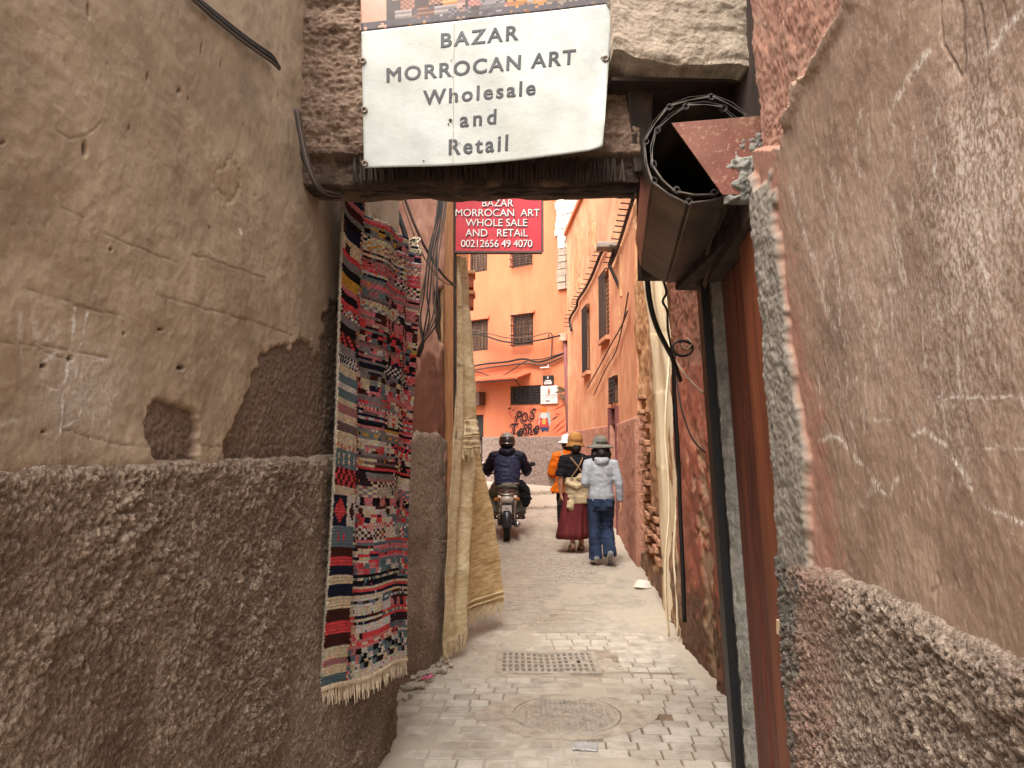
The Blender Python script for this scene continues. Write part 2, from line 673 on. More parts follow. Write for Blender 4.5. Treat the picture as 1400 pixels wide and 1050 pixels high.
big_ground = MB().box((-150, -150, -1.2), (150, 150, -0.12)).build('ground', M_GROUND)
big_ground['kind'] = 'structure'

pave = bpy.data.objects.new('pavement', None)
COL.objects.link(pave)
pave['kind'] = 'structure'

Ys = np.concatenate([np.linspace(-4, 2.4, 16)[:-1], np.geomspace(2.4, 12, 300), np.linspace(12, 26, 60)[1:]])
Ts = np.linspace(-0.25, 1.2, 170)
YY, TT = np.meshgrid(Ys, Ts, indexing='ij')
XLv = np.interp(YY, [p[0] for p in XL_PTS], [p[1] for p in XL_PTS])
XRv = np.interp(YY, [p[0] for p in XR_PTS], [p[1] for p in XR_PTS])
XX = XLv + (XRv - XLv) * TT
edge = np.minimum(XX - XLv, XRv - XX)
n_a = fbm(XX * 1.7 + 3, YY * 0.9, 21, 4)
n_b = fbm(XX * 14, YY * 14, 27, 3)
U0, V0 = proj(np.stack([XX, YY, XX * 0], -1))
clear = blur(in_poly(U0 + n_a * 25, V0 + n_b * 8, [(735, 962), (860, 955), (880, 945), (975, 948), (1010, 1010), (1010, 1060), (730, 1000)]), 2)
dirt = n_a * 0.010 + n_b * 0.0018 - 0.0045
dirt = dirt + 0.03 * np.exp(-np.maximum(edge, 0) / 0.09) * (0.6 + 0.6 * n_a)
dirt = dirt + 0.006 * np.exp(-(((XX - 0.28) / 0.5) ** 2 + ((YY - 4.25) / 0.35) ** 2))
dirt = np.where(YY < 15.5, np.clip(dirt - 0.02 * clear, -0.011, 0.05), np.maximum(dirt, 0.0015))
hole_ = (np.abs(XX - 0.25) < 0.345) & (np.abs(YY - 5.29) < 0.27)
dirt = np.where(hole_, -0.25, dirt)
zz = 0.065 * np.clip(YY - 11.0, 0, 9) + dirt
dustm = np.clip((dirt + 0.009) / 0.006, 0, 1)
grid('dirt_bed', np.stack([XX, YY, zz], -1), M_DUST, pave, attrs={'dust': dustm}, back=(0, 0, -0.11), shell=True, local=True)['kind'] = 'stuff'


def paver_mesh(seed):
    r = random.Random(seed)
    a, c = 0.5, 0.46
    top = [(-c, -c), (c, -c), (c, c), (-c, c)]
    vs = [(x * 2 * a, y * 2 * a, -0.06) for x, y in ((-.5, -.5), (.5, -.5), (.5, .5), (-.5, .5))]
    vs += [(x, y, -0.004 + r.uniform(-.001, .001)) for x, y in ((-.5, -.5), (.5, -.5), (.5, .5), (-.5, .5))]
    vs += [(x + r.uniform(-.02, .02), y + r.uniform(-.03, .03), r.uniform(-.0012, .0012)) for x, y in top]
    fs = [(4, 5, 9, 8), (5, 6, 10, 9), (6, 7, 11, 10), (7, 4, 8, 11), (8, 9, 10, 11), (0, 1, 5, 4), (1, 2, 6, 5), (2, 3, 7, 6), (3, 0, 4, 7)]
    me = bpy.data.meshes.new('paver')
    me.from_pydata(vs, [], fs)
    me.materials.append(M_PAVER)
    return me


PV = [paver_mesh(k) for k in range(8)]
GRATE = (0.25, 5.29)      # centre of the drain grate
COVER = (0.31, 4.28)
spots = []
Y = 2.3
row = 0
while Y < 16.0:
    dep = 0.106 + RND.uniform(-.006, .006)
    x0, x1 = along(XL_PTS, Y) - 0.1, along(XR_PTS, Y) + 0.1
    x = x0 - RND.uniform(0, .16)
    while x < x1:
        w = RND.choice((.13, .145, .15, .16, .12))
        cx, cy = x + w / 2, Y + dep / 2
        skip = abs(cx - GRATE[0]) < 0.46 and abs(cy - GRATE[1] + 0.01) < 0.32
        skip = skip or ((cx - COVER[0]) / 0.36) ** 2 + ((cy - COVER[1]) / 0.36) ** 2 < 1
        skip = skip or cx < along(XL_PTS, cy) - 0.12 or cx > along(XR_PTS, cy) + 0.08
        skip = skip or (cy < 3.95 and cx < along(XL_PTS, cy) + 0.03)
        if not skip and RND.random() > 0.012:
            spots.append((cx, cy + 0.03 * math.sin(cx * 2.2) - 0.05 * cx * (cy < 5), w, dep))
        x += w
    Y += dep
    row += 1


def in_view(x, y):
    u, v = proj(np.array([[x, y, 0.0]]))
    return -20 < u[0] < 1010 and v[0] < 1062


vis = sorted([s for s in spots if in_view(s[0], s[1])], key=lambda s: s[1])
near = vis[:296]
nearset = set(near)
for k, (x, y, w, d) in enumerate(near):
    o = bpy.data.objects.new('paver', PV[k * 5 % 8])
    COL.objects.link(o)
    o.parent = pave
    gap = 0.009 if RND.random() < .7 else 0.013
    o.location = (x, y, RND.uniform(-.0025, .0015))
    o.rotation_euler = (RND.uniform(-.008, .008), RND.uniform(-.008, .008), -0.05 * (y < 5) + RND.uniform(-.02, .02))
    o.scale = (w - gap, d - gap, 1)
far = MB()
for (x, y, w, d) in spots:
    if (x, y, w, d) in nearset:
        continue
    far.boxa((x, y, gz(y) - 0.028 + RND.uniform(-.001, .001)), ((w - .012) / 2, 0, 0), (0, (d - .012) / 2, .065 * (d - .012) / 2 if y > 11 else 0), (0, 0, .028))
far.build('paver', M_PAVER, pave, local=True)['kind'] = 'stuff'

# two rough kerb stones crossing the far end of the alley
for y0, h in ((15.2, 0.05), (17.4, 0.07)):
    n = 9
    kerb = bpy.data.objects.new('kerb', None)
    COL.objects.link(kerb)
    kerb['kind'] = 'structure'
    for i in range(n):
        xa = -1.0 + 2.5 * i / n
        xb = xa + 2.5 / n - 0.015
        yy = y0 + 0.25 * math.sin(i * 1.1) * .3
        MB().boxa(((xa + xb) / 2, yy, gz(yy) + h / 2 - .05 + RND.uniform(-.008, .008)), ((xb - xa) / 2, RND.uniform(-.02, .02), 0), (0, .13, 0), (0, 0, h / 2 + .05)).build('kerb_stone', M_CONCPATCH, kerb, local=True, bevel=.012)


# ================================================================== NEAR LEFT WALL
def xl_wall(Y):
    return -0.62 - 0.085 * (3.94 - Y)


nl = np.array([1.0, -0.085, 0]) / math.hypot(1, 0.085)


def wall_sheet(Ys, Zs, fx):
    YY, ZZ = np.meshgrid(Ys, Zs, indexing='ij')
    return YY, ZZ, np.stack([fx(YY, ZZ), YY, ZZ], -1)


def cast_height(a, b, seed, cell=0.014):
    wx, wy = fbm(a * 30, b * 30, seed + 50, 2) * .006, fbm(a * 30, b * 30, seed + 60, 2) * .006
    w = worley((a + wx) / cell, (b + wy) / cell, seed)
    w2 = worley((a + wx) / (cell * 2.3), (b + wy) / (cell * 2.3), seed + 4)
    return (1 - np.clip(w, 0, 1)) * 0.008 + (1 - np.clip(w2, 0, 1)) * 0.010 + fbm(a * 8, b * 8, seed + 1, 3) * 0.009 + fbm(a * 60, b * 60, seed + 2, 3) * 0.005


wallL = thing('plaster_wall', 'brown plaster wall with a rough dark lower half, beside the hanging striped rug', 'wall', (-0.8, 2, 0))

Ya = np.concatenate([np.linspace(-1.0, 0.95, 16)[:-1], np.geomspace(0.95, 3.94, 620)])  # both near walls end just behind the camera, shortened to admit sky light
Za = np.concatenate([np.linspace(1.44, 2.35, 235), np.linspace(2.35, 3.15, 110)[1:], np.linspace(3.15, 3.3, 3)[1:]])
YY, ZZ, P = wall_sheet(Ya, Za, lambda y, z: xl_wall(y))
U, V = proj(P)
jit = fbm(YY * 22, ZZ * 22, 5, 4)
jit2 = fbm(YY * 22 + 9, ZZ * 22 + 40, 8, 4)
Uj, Vj = U + jit * 8 + fbm(YY * 130, ZZ * 130, 6, 3) * 4, V + jit2 * 8 + fbm(YY * 130 + 7, ZZ * 130, 7, 3) * 4
patch1 = [(205, 560), (213, 546), (235, 548), (262, 562), (270, 580), (268, 605), (268, 650), (205, 650), (203, 605), (200, 585)]
patch2 = [(300, 640), (303, 605), (318, 578), (335, 545), (348, 510), (362, 483), (385, 472), (395, 474), (405, 460), (424, 468), (436, 487), (441, 480), (443, 430),
          (455, 410), (475, 405), (600, 380), (600, 640)]
ring = np.abs(np.hypot(Uj - 315, (Vj - 245) * 0.55) - 15)
peel = in_poly(Uj, Vj, patch1) | in_poly(Uj, Vj, patch2)
pm = blur(peel, 1)
sand = np.exp(-((U - 315) / 14) ** 2 - ((V - 245) / 26) ** 2) + 0.5 * np.exp(-((U - 360) / 12) ** 2 - ((V - 185) / 26) ** 2)
disp = fbm(YY * 2.2, ZZ * 2.2, 31, 3) * 0.009 + fbm(YY * 11, ZZ * 11, 33, 4) * 0.0045 + fbm(YY * 45, ZZ * 45, 37, 3) * 0.0018
disp += 0.010 * np.exp(-((ZZ - 1.47) / 0.05) ** 2)
rough_d = cast_height(YY, ZZ, 71, 0.009) * 0.6 - 0.016
disp = disp * (1 - pm) + rough_d * pm
disp -= 0.004 * np.exp(-(ring / 2.0) ** 2)
hole = np.zeros_like(disp)
for (hu, hv, ru, rv, dp) in [(117, 204, 3.2, 9, .02), (203, 105, 2, 5, .012), (247, 124, 2.5, 2.5, .012), (119, 15, 2, 9, .01), (274, 66, 1.2, 8, .006), (246, 503, 5, 3, .012),
                             (303, 87, 1.2, 6, .006), (98, 490, 4, 3, .012), (62, 500, 4, 3, .01), (288, 311, 1.5, 2, .006), (151, 341, 2, 2, .008), (2, 195, 3, 2, .01),
                             (178, 175, 1.5, 4, .006), (260, 135, 1.5, 2, .006), (220, 450, 4, 2, .008), (170, 456, 2, 2, .006), (60, 590, 3, 2, .01), (383, 130, 1.2, 1.6, .004)]:
    g = np.exp(-(((U - hu + jit * 2) / ru) ** 2 + ((V - hv) / rv) ** 2) ** 2)
    disp -= dp * g
    hole = np.maximum(hole, g * 0.8)
for _ in range(70):
    hu, hv, r_ = RND.uniform(5, 470), RND.uniform(5, 600), RND.uniform(.8, 1.8)
    disp -= 0.003 * np.exp(-((U - hu) ** 2 + (V - hv) ** 2) / r_ ** 2)
cracks = [([(86, 283), (112, 296), (118, 298)], 1.0), ([(145, 320), (200, 342), (242, 358)], 1.0), ([(265, 348), (325, 368), (364, 381)], 1.0),
          ([(42, 396), (110, 418), (170, 432)], 1.2), ([(212, 402), (280, 422), (330, 435), (398, 458)], 1.3), ([(45, 468), (95, 478), (150, 488)], 1.2),
          ([(80, 585), (118, 597), (160, 606), (200, 611)], 1.4), ([(270, 610), (300, 612)], 1.2), ([(80, 180), (95, 190), (118, 186), (128, 178), (137, 168)], 1.0),
          ([(325, 165), (338, 172), (345, 180)], .8), ([(0, 468), (40, 471), (90, 490)], 1.0), ([(115, 357), (128, 358)], .8)]
for pts, w in cracks:
    g = np.exp(-(d_line(U + jit * 2.5, V + jit2 * 2.5, pts) / w) ** 2)
    disp -= 0.0022 * g
    hole = np.maximum(hole, g * 0.3)
chalk = np.zeros_like(disp)
for pts, w, s in [([(105, 422), (103, 445), (98, 480), (92, 510), (87, 545), (82, 578), (80, 592)], 2.0, 1), ([(121, 426), (117, 450), (112, 475), (107, 500), (102, 530)], 2.0, 1),
                  ([(60, 525), (75, 533), (100, 534)], 1.8, .8), ([(80, 585), (98, 580), (108, 572), (110, 562)], 1.8, .9), ([(28, 430), (26, 460), (30, 490)], 3, .55),
                  ([(50, 440), (52, 470), (72, 462), (80, 440)], 4, .5), ([(62, 495), (80, 482), (92, 486)], 3, .7), ([(125, 492), (145, 490)], 2.5, .75),
                  ([(160, 487), (162, 505)], 1.3, .7), ([(172, 505), (180, 520), (176, 538)], 1.6, .5), ([(118, 535), (135, 535), (150, 535)], 3, .55), ([(120, 510), (124, 545)], 2, .4),
                  ([(122, 600), (126, 585), (128, 560)], 1.5, .6), ([(145, 595), (147, 575)], 2, .5), ([(0, 580), (25, 575)], 4, .6), ([(150, 545), (153, 560)], 2, .5),
                  ([(89, 412), (91, 416)], 2, .9), ([(60, 510), (58, 530)], 2, .5), ([(330, 315), (331, 320)], 1.6, 1.2)]:
    chalk = np.maximum(chalk, s * np.exp(-(d_line(U + jit * 3, V + jit2 * 3, pts) / w) ** 2))
chalk *= np.clip(.75 + 1.6 * fbm(YY * 45, ZZ * 45, 61, 3), .1, 1)
chalk = np.maximum(chalk, 0.30 * np.exp(-(((U - 115) / 60) ** 2 + ((V - 530) / 60) ** 2)))
P = P + nl * disp[..., None]
grid('plaster', P, M_PLASTER, wallL, attrs={'rough': pm * 0.9, 'chalk': np.clip(chalk, 0, 1), 'hole': hole, 'sand': np.clip(sand, 0, 1)}, back=(-0.5, 0, 0))

Zb = np.concatenate([[-0.1], np.linspace(0.0, 1.485, 440)])
Yb = np.concatenate([np.linspace(-1.0, 0.95, 16)[:-1], np.geomspace(0.95, 3.95, 720)])
YY, ZZ, P = wall_sheet(Yb, Zb, lambda y, z: xl_wall(y) + 0.0)
top = 1.470 + fbm(YY * 5, YY * 0, 3, 3) * 0.010 + fbm(YY * 40, YY * 0, 4, 3) * 0.006 - 0.012 * np.clip(1.5 - YY, 0, 1)
k = np.clip((top - ZZ) / 0.025, 0, 1)
throw = np.clip(.85 + 1.1 * fbm(YY * 3.1, ZZ * 3.1, 97, 4), .3, 1.7)
h = cast_height(YY - ZZ * 0.25, ZZ, 90, 0.0078) * .85 * throw + np.maximum(0, fbm(YY * 24, ZZ * 30, 98, 3)) * .014 * throw + fbm(YY * 130, ZZ * 130, 95, 2) * .004 + 0.012
disp = np.where(ZZ > top, -0.02, h * np.sqrt(k))
P = P + nl * disp[..., None]
P[..., 2] = np.minimum(P[..., 2], top)
grid('roughcast', P, M_CAST, wallL, back=(-0.5, 0, 0))


# ================================================================== NEAR RIGHT WALL
def xr_wall(Y, Z):
    return 0.64 + 0.05 * Y - 0.045 * (Z - 1.2)


nr = np.array([-1.0, 0.05, -0.045]) / 1.002
wallR = thing('plaster_wall', 'scratched brown plaster wall with chalk scribbles, on the near side of the wooden door', 'wall', (0.8, 0.5, 0))

Ya = np.concatenate([np.linspace(-1.0, 0.85, 14)[:-1], np.geomspace(0.85, 2.03, 470)])
Za = np.concatenate([np.linspace(1.17, 2.4, 330), np.linspace(2.4, 3.1, 110)[1:], np.linspace(3.1, 3.3, 3)[1:]])
YY, ZZ, P = wall_sheet(Ya, Za, xr_wall)
U, V = proj(P)
jit = fbm(YY * 26, ZZ * 26, 105, 4)
jit2 = fbm(YY * 26 + 9, ZZ * 26 + 40, 108, 4)
cem_edge = np.interp(V, [0, 170, 300, 500, 620, 770, 900], [1045, 1056, 1063, 1086, 1106, 1110, 1112])
pink_edge = np.interp(V, [0, 150, 300, 450, 600, 770, 900], [1075, 1062, 1082, 1100, 1136, 1152, 1160])
cement = blur((U + jit * 5 < cem_edge) & (V > 250 + jit * 30), 5)
pink = np.clip((pink_edge + jit * 14 - U) / 14, 0, 1)
flake = blur(in_poly(U + jit * 7, V + jit2 * 7, [(900, -200), (1175, -200), (1160, 0), (1128, 62), (1096, 110), (1073, 165), (1062, 200), (900, 230)]), 1)
pink = np.maximum(pink, flake)
disp = fbm(YY * 2.4, ZZ * 2.0, 131, 3) * 0.010 + fbm(YY * 12, ZZ * 9, 133, 4) * 0.0032 + fbm(YY * 60, ZZ * 40, 137, 3) * 0.0011
crough = cast_height(YY, ZZ, 171, 0.016)
disp = disp * (1 - cement) + (crough * 0.45 + 0.010 + fbm(YY * 9, ZZ * 5, 17, 3) * 0.010) * cement
disp = disp * (1 - flake) + (-0.030 + fbm(YY * 12, ZZ * 9, 19, 4) * 0.012 + cast_height(YY, ZZ, 177, 0.008) * .45) * flake
lip = np.exp(-(d_line(U + jit * 5, V, [(1172, -60), (1160, 0), (1128, 62), (1096, 110), (1073, 165)]) / 11) ** 2)
disp += 0.014 * lip
seam = np.exp(-((U + jit * 8 - cem_edge) / 4) ** 2) * (V > 200)
chalk = np.zeros_like(disp)
hole = np.zeros_like(disp)
for pts, w, s in [([(1122, 603), (1135, 598), (1150, 600), (1180, 640), (1200, 670), (1212, 678), (1222, 655)], 2.6, .95), ([(1244, 596), (1256, 589), (1275, 597), (1292, 612), (1320, 660), (1345, 692), (1400, 716)], 3.0, 1.0),
                  ([(1280, 543), (1330, 544), (1400, 545)], 1.8, .95), ([(1310, 614), (1400, 613)], 1.6, .7), ([(1350, 76), (1372, 44), (1402, 14)], 5.5, 1.0), ([(1272, 72), (1258, 90), (1240, 118), (1222, 142)], 4.5, .8),
                  ([(1218, 140), (1219, 158)], 2, .9), ([(1178, 150), (1168, 180), (1166, 210), (1175, 240)], 2.2, .5), ([(1185, 155), (1190, 190), (1188, 220)], 1.6, .4), ([(1282, 148), (1284, 165), (1278, 178)], 4, .5),
                  ([(1200, 660), (1170, 690), (1160, 720)], 5, .4), ([(1180, 575), (1225, 575)], 2, .6), ([(1275, 655), (1250, 640), (1245, 610)], 2, .55), ([(1290, 680), (1296, 660)], 3, .5),
                  ([(1082, 255), (1095, 300), (1115, 360), (1130, 420), (1145, 450)], 2.6, .5), ([(1118, 190), (1126, 260), (1140, 340), (1150, 410)], 1.4, .45)]:
    chalk = np.maximum(chalk, s * np.exp(-(d_line(U + jit * 4, V + jit2 * 4, pts) / w) ** 2))
for _ in range(44):
    u0, v0 = RND.uniform(1105, 1400), RND.uniform(120, 560)
    L = RND.uniform(40, 170)
    dx = RND.uniform(.02, .22) * L * (1 if RND.random() < .8 else -1)
    pts = [(u0, v0), (u0 + dx * .5 + RND.uniform(-4, 4), v0 + L * .5), (u0 + dx, v0 + L)]
    chalk = np.maximum(chalk, RND.uniform(.25, .7) * np.exp(-(d_line(U + jit * 5, V, pts) / RND.uniform(.9, 2.4)) ** 2))
for pts, w, s in [([(1290, 0), (1293, 60), (1318, 105)], 1.6, .8), ([(1317, 0), (1319, 70), (1320, 100)], 2.4, .9), ([(1345, 5), (1348, 60), (1352, 110)], 1.6, .8), ([(1372, 0), (1376, 25)], 1.2, .6),
                  ([(1145, 530), (1148, 580), (1160, 620)], 1.6, .4), ([(1112, 520), (1140, 600), (1148, 640)], 1.4, .35), ([(1270, 810), (1282, 800), (1278, 785)], 2, .6)]:
    g = s * np.exp(-(d_line(U + jit * 4, V, pts) / w) ** 2)
    hole = np.maximum(hole, g * 0.5)
    disp -= g * 0.003
chalk *= np.clip(.85 + 1.8 * fbm(YY * 40, ZZ * 40, 162, 3), .05, 1)
dust = np.clip(0.85 * np.exp(-(((U - 1345) / 75) ** 2 + ((V - 320) / 210) ** 2)) + 0.35 * np.clip(fbm(YY * 6, ZZ * 3, 77, 3) + .1, 0, 1) + 0.3 * np.exp(-(((U - 1190) / 60) ** 2 + ((V - 400) / 150) ** 2)), 0, .85)
dust = dust * (1 - cement) * (1 - flake)
P = P + nr * disp[..., None]
grid('plaster', P, M_PLASTER_R, wallR, attrs={'cement': cement, 'pink': pink * (1 - cement), 'chalk': np.clip(chalk, 0, 1) * (1 - cement), 'hole': hole, 'dust': dust}, back=(0.16, 0, 0))

Zb = np.concatenate([[-0.1], np.linspace(0.0, 0.6, 90), np.linspace(0.6, 1.25, 220)[1:]])
Yb = np.concatenate([np.linspace(-1.0, 0.85, 14)[:-1], np.geomspace(0.85, 2.035, 460)])
YY, ZZ, P = wall_sheet(Yb, Zb, xr_wall)
U, V = proj(P)
top = 1.225 + fbm(YY * 6, YY * 0, 203, 3) * 0.014 + fbm(YY * 40, YY * 0, 204, 3) * 0.008
k = np.clip((top - ZZ) / 0.035, 0, 1)
throw = np.clip(.85 + 1.1 * fbm(YY * 4, ZZ * 4, 197, 4), .3, 1.6)
h = cast_height(YY + ZZ * 0.2, ZZ, 190, 0.0075) * .85 * throw + np.maximum(0, fbm(YY * 26, ZZ * 32, 198, 3)) * .012 * throw + fbm(YY * 130, ZZ * 130, 195, 2) * .004 + 0.012
disp = np.where(ZZ > top, -0.02, h * np.sqrt(k))
P = P + nr * disp[..., None]
P[..., 2] = np.minimum(P[..., 2], top)
jit = fbm(YY * 14, ZZ * 14, 106, 4)
pk = np.clip((1172 + jit * 30 - U) / 30, 0, 1)
cm = np.clip((1103 + jit * 18 - U) / 12, 0, 1)
grid('roughcast', P, M_CAST_R, wallR, attrs={'pink': pk * (1 - cm) * .9, 'cement': cm}, back=(0.16, 0, 0))

# ================================================================== LINTEL ACROSS THE ALLEY
lintel = thing('lintel', 'rough earthen lintel spanning the alley overhead, with the white banner on it', 'lintel', (-0.15, 2.5, 2.43))
xs = np.linspace(-0.80, 0.45, 300)
zs = np.concatenate([np.linspace(2.435, 3.12, 190), np.linspace(3.12, 3.3, 3)[1:]])
XX, ZZ = np.meshgrid(xs, zs, indexing='ij')
h = cast_height(XX * 1.0, ZZ * 1.3, 300, 0.02) * 0.9 + fbm(XX * 3, ZZ * 14, 310, 4) * 0.018 + fbm(XX * 30, ZZ * 30, 311, 3) * 0.006
h = h * np.clip((ZZ - 2.44) / .05 + .2, 0, 1) - 0.03 * np.clip((2.535 - ZZ) / .02, 0, 1)
P = np.stack([XX, 2.5 - h, ZZ], -1)
P[:, 0, 2] += fbm(xs * 9, xs * 0, 320, 3) * 0.012
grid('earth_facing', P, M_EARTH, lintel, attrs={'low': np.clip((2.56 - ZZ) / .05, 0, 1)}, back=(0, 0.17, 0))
sticks = MB()
x = -0.56
while x < 0.40:
    w = RND.uniform(.006, .012)
    z0, z1 = 2.437 + RND.uniform(-.004, .006), 2.520 + RND.uniform(-.012, .02)
    lean = RND.uniform(-.012, .012)
    sticks.tube([(x, 2.508, z0), (x + lean * .5, 2.504, (z0 + z1) / 2), (x + lean, 2.508, z1)], [w * .5, w * .55, w * .45], n=6)
    x += w + RND.uniform(.001, .008)
sticks.build('reed_lath', M_DARK_AND_SHADE, lintel)['kind'] = 'stuff'
beam = MB()
for i, (y0, y1) in enumerate(((2.56, 2.585), (2.59, 2.612), (2.617, 2.64))):
    n = 24
    rs = []
    for j in range(n + 1):
        x = -0.8 + 1.25 * j / n
        zb = 2.428 + 0.004 * math.sin(j * 1.3 + i * 2) + RND.uniform(-.004, .004)
        rs.append([Vector((x, y0, zb)), Vector((x, y1, zb + RND.uniform(-.003, .003))), Vector((x, y1, 2.475)), Vector((x, y0, 2.475))])
    MB().rings(rs).build('beam', M_DARK_AND_SHADE, lintel)

# the concrete slab that carries the house over the shutter, and a cheek beside it with its deep shade painted dark
slab = thing('concrete_slab', 'lumpy pale concrete edge above the dark shutter recess', 'ledge', (0.6, 2.4, 2.78))
xs = np.linspace(0.335, 0.80, 200)
zs = np.linspace(2.76, 3.4, 200)
XX, ZZ = np.meshgrid(xs, zs, indexing='ij')
zb = 2.785 + fbm(XX * 7, XX * 0, 404, 3) * 0.02 - 0.035 * np.clip((XX - .42) / .35, 0, 1) + 0.03 * np.exp(-((XX - .36) / .05) ** 2)
ZZ2 = zb + (ZZ - 2.76)
h = fbm(XX * 5, ZZ * 9, 410, 4) * 0.012 + cast_height(XX, ZZ, 419, .012) * .22 + fbm(XX * 40, ZZ * 40, 411, 4) * 0.004 + 0.008 * np.exp(-((ZZ - 2.80) / .03) ** 2)
lay = np.abs(fbm(XX * 4, ZZ * 20, 415, 3)) * 0.010
P = np.stack([XX, 2.32 - h - lay, ZZ2], -1)
grid('slab_edge', P, M_CONCRETE, slab, back=(0, 1.3, 0))
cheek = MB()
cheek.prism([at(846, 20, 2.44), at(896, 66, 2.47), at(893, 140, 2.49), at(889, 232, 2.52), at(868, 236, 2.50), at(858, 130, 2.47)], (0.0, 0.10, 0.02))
cheek.build('cheek_board', M_DARK_AND_SHADE, slab, bevel=.006)
MB().prism([Vector((.34, 2.40, 2.752)), Vector((1.3, 2.40, 2.735)), Vector((1.3, 3.5, 2.735)), Vector((.34, 3.5, 2.752))], (0, 0, .012)).build('soffit_shade_sheet', M_DARK_AND_SHADE, slab)  # added dark sheet under the slab, painted in for the shade there
MB().box((0.62, 3.45, 2.32), (1.3, 3.55, 3.4)).build('back_wall', M_DARK_AND_SHADE, slab)
MB().box((0.78, 2.06, 2.25), (1.3, 3.44, 3.4)).build('side_wall', M_DARK_AND_SHADE, slab)

# ================================================================== RED-BROWN WALL PAST THE DOOR
wallD = thing('plaster_wall', 'short red ochre wall with peeling base between the door and the cream hanging', 'wall', (1.25, 4.5, 0))
def poly_sheet(path, n, z0, z1, m, lean=0.0):
    """vertical sheet along a ground polyline; returns distance, height, points and normals facing the alley"""
    path = np.array(path, float)
    seg = np.hypot(*np.diff(path, axis=0).T)
    cum = np.concatenate([[0], np.cumsum(seg)])
    s = np.linspace(0, cum[-1], n)
    x, y = np.interp(s, cum, path[:, 0]), np.interp(s, cum, path[:, 1])
    tx, ty = np.gradient(x, s), np.gradient(y, s)
    L = np.hypot(tx, ty)
    z = np.linspace(z0, z1, m)
    S, Z = np.meshgrid(s, z, indexing='ij')
    P = np.stack([np.repeat(x[:, None], m, 1) + lean * Z, np.repeat(y[:, None], m, 1), Z], -1)
    N = np.stack([np.repeat((-ty / L)[:, None], m, 1), np.repeat((tx / L)[:, None], m, 1), Z * 0], -1)
    return S, Z, P, N


S, Z, P, N = poly_sheet([(1.03, 3.30), (1.10, 3.5), (1.285, 4.55), (1.30, 5.75)], 200, -0.1, 3.6, 300, -0.02)
U, V = proj(P)
j1, j2 = fbm(S * 9, Z * 9, 501, 4), fbm(S * 9 + 5, Z * 9, 502, 4)
low = np.clip((0.62 - Z + j1 * .25) / .2, 0, 1)
eros = blur(np.abs(U - 960 + j1 * 16 - (V - 700) * .06) < 7 + 8 * j2, 1) * np.clip((1.7 - Z) / .3, 0, 1)
toppeel = np.clip((Z - 2.05 + j2 * .12) / .06, 0, 1)
disp = fbm(S * 4, Z * 4, 504, 4) * .02 + fbm(S * 26, Z * 26, 505, 3) * .005
disp += low * (cast_height(S, Z, 510, .02) - .015) - eros * .022 - toppeel * (.02 - cast_height(S, Z * 1.3, 515, .025) * .9)
P = P + N * disp[..., None]
grid('plaster', P, M_REDWALL, wallD, attrs={'low': np.clip(low + .6 * toppeel, 0, 1), 'sand': eros, 'cement': np.clip((3.72 - P[..., 1]) / .1, 0, 1)}, back=(0.5, 0, 0))

# ================================================================== TAN EARTH WALL WITH EXPOSED BRICKS
wallT = thing('earth_wall', 'crumbling tan earth wall with rows of exposed thin bricks, behind the cream hanging', 'wall', (1.5, 7.5, 0))
S, Z, P, N = poly_sheet([(1.31, 5.76), (1.45, 7.2), (1.60, 9.3)], 190, -0.1, 6.2, 420)
U, V = proj(P)
j1, j2 = fbm(S * 5, Z * 5, 521, 4), fbm(S * 5 + 5, Z * 5, 522, 4)
bare = blur(in_poly(U + j1 * 7, V + j2 * 9, [(866, 535), (880, 545), (884, 600), (889, 680), (905, 730), (905, 790), (872, 745), (868, 690), (862, 640), (862, 580)]), 1)
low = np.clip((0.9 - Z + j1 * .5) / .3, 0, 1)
disp = fbm(S * 2.5, Z * 2.0, 531, 4) * .05 + fbm(S * 14, Z * 14, 532, 3) * .012 - bare * .07
P = P + N * disp[..., None]
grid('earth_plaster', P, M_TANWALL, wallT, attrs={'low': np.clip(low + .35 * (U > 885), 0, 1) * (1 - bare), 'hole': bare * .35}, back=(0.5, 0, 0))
bm_ = []
z = 0.42
bi = 0
while z < 2.1:
    for k in range(4):
        y = 7.15 + k * 0.43 + (0.2 if bi % 2 else 0) + RND.uniform(-.02, .02)
        x = float(np.interp(y, [5.76, 7.2, 9.3], [1.31, 1.45, 1.60]))
        uu, vv = proj(np.array([[x, y, z]]))
        if in_poly(uu, vv, [(862, 535), (884, 540), (889, 600), (893, 680), (909, 730), (909, 800), (870, 750), (866, 690), (858, 640), (858, 560)])[0] and RND.random() < .93:
            b = MB().boxa((x + .03 + RND.uniform(-.02, .02), y, z), (.075, -.006, 0), (.006 * 3, .17 + RND.uniform(-.03, .02), RND.uniform(-.006, .006)), (0, 0, .026 + RND.uniform(-.004, .004)))
            b.build('brick', M_BRICK, wallT, bevel=.008)
    z += .088
    bi += 1

# ================================================================== HOUSES: flat fronts with real openings
def frame_of(p0, p1):
    """local frame of a front from ground point p0 to p1 (x, y); outward normal is on the left of the walk"""
    e = Vector((p1[0] - p0[0], p1[1] - p0[1], 0))
    L = e.length
    e /= L
    n = Vector((-e.y, e.x, 0))
    o = Vector((p0[0], p0[1], 0))
    return (lambda a, d, z: o + e * a + n * d + Vector((0, 0, z))), L, e, n


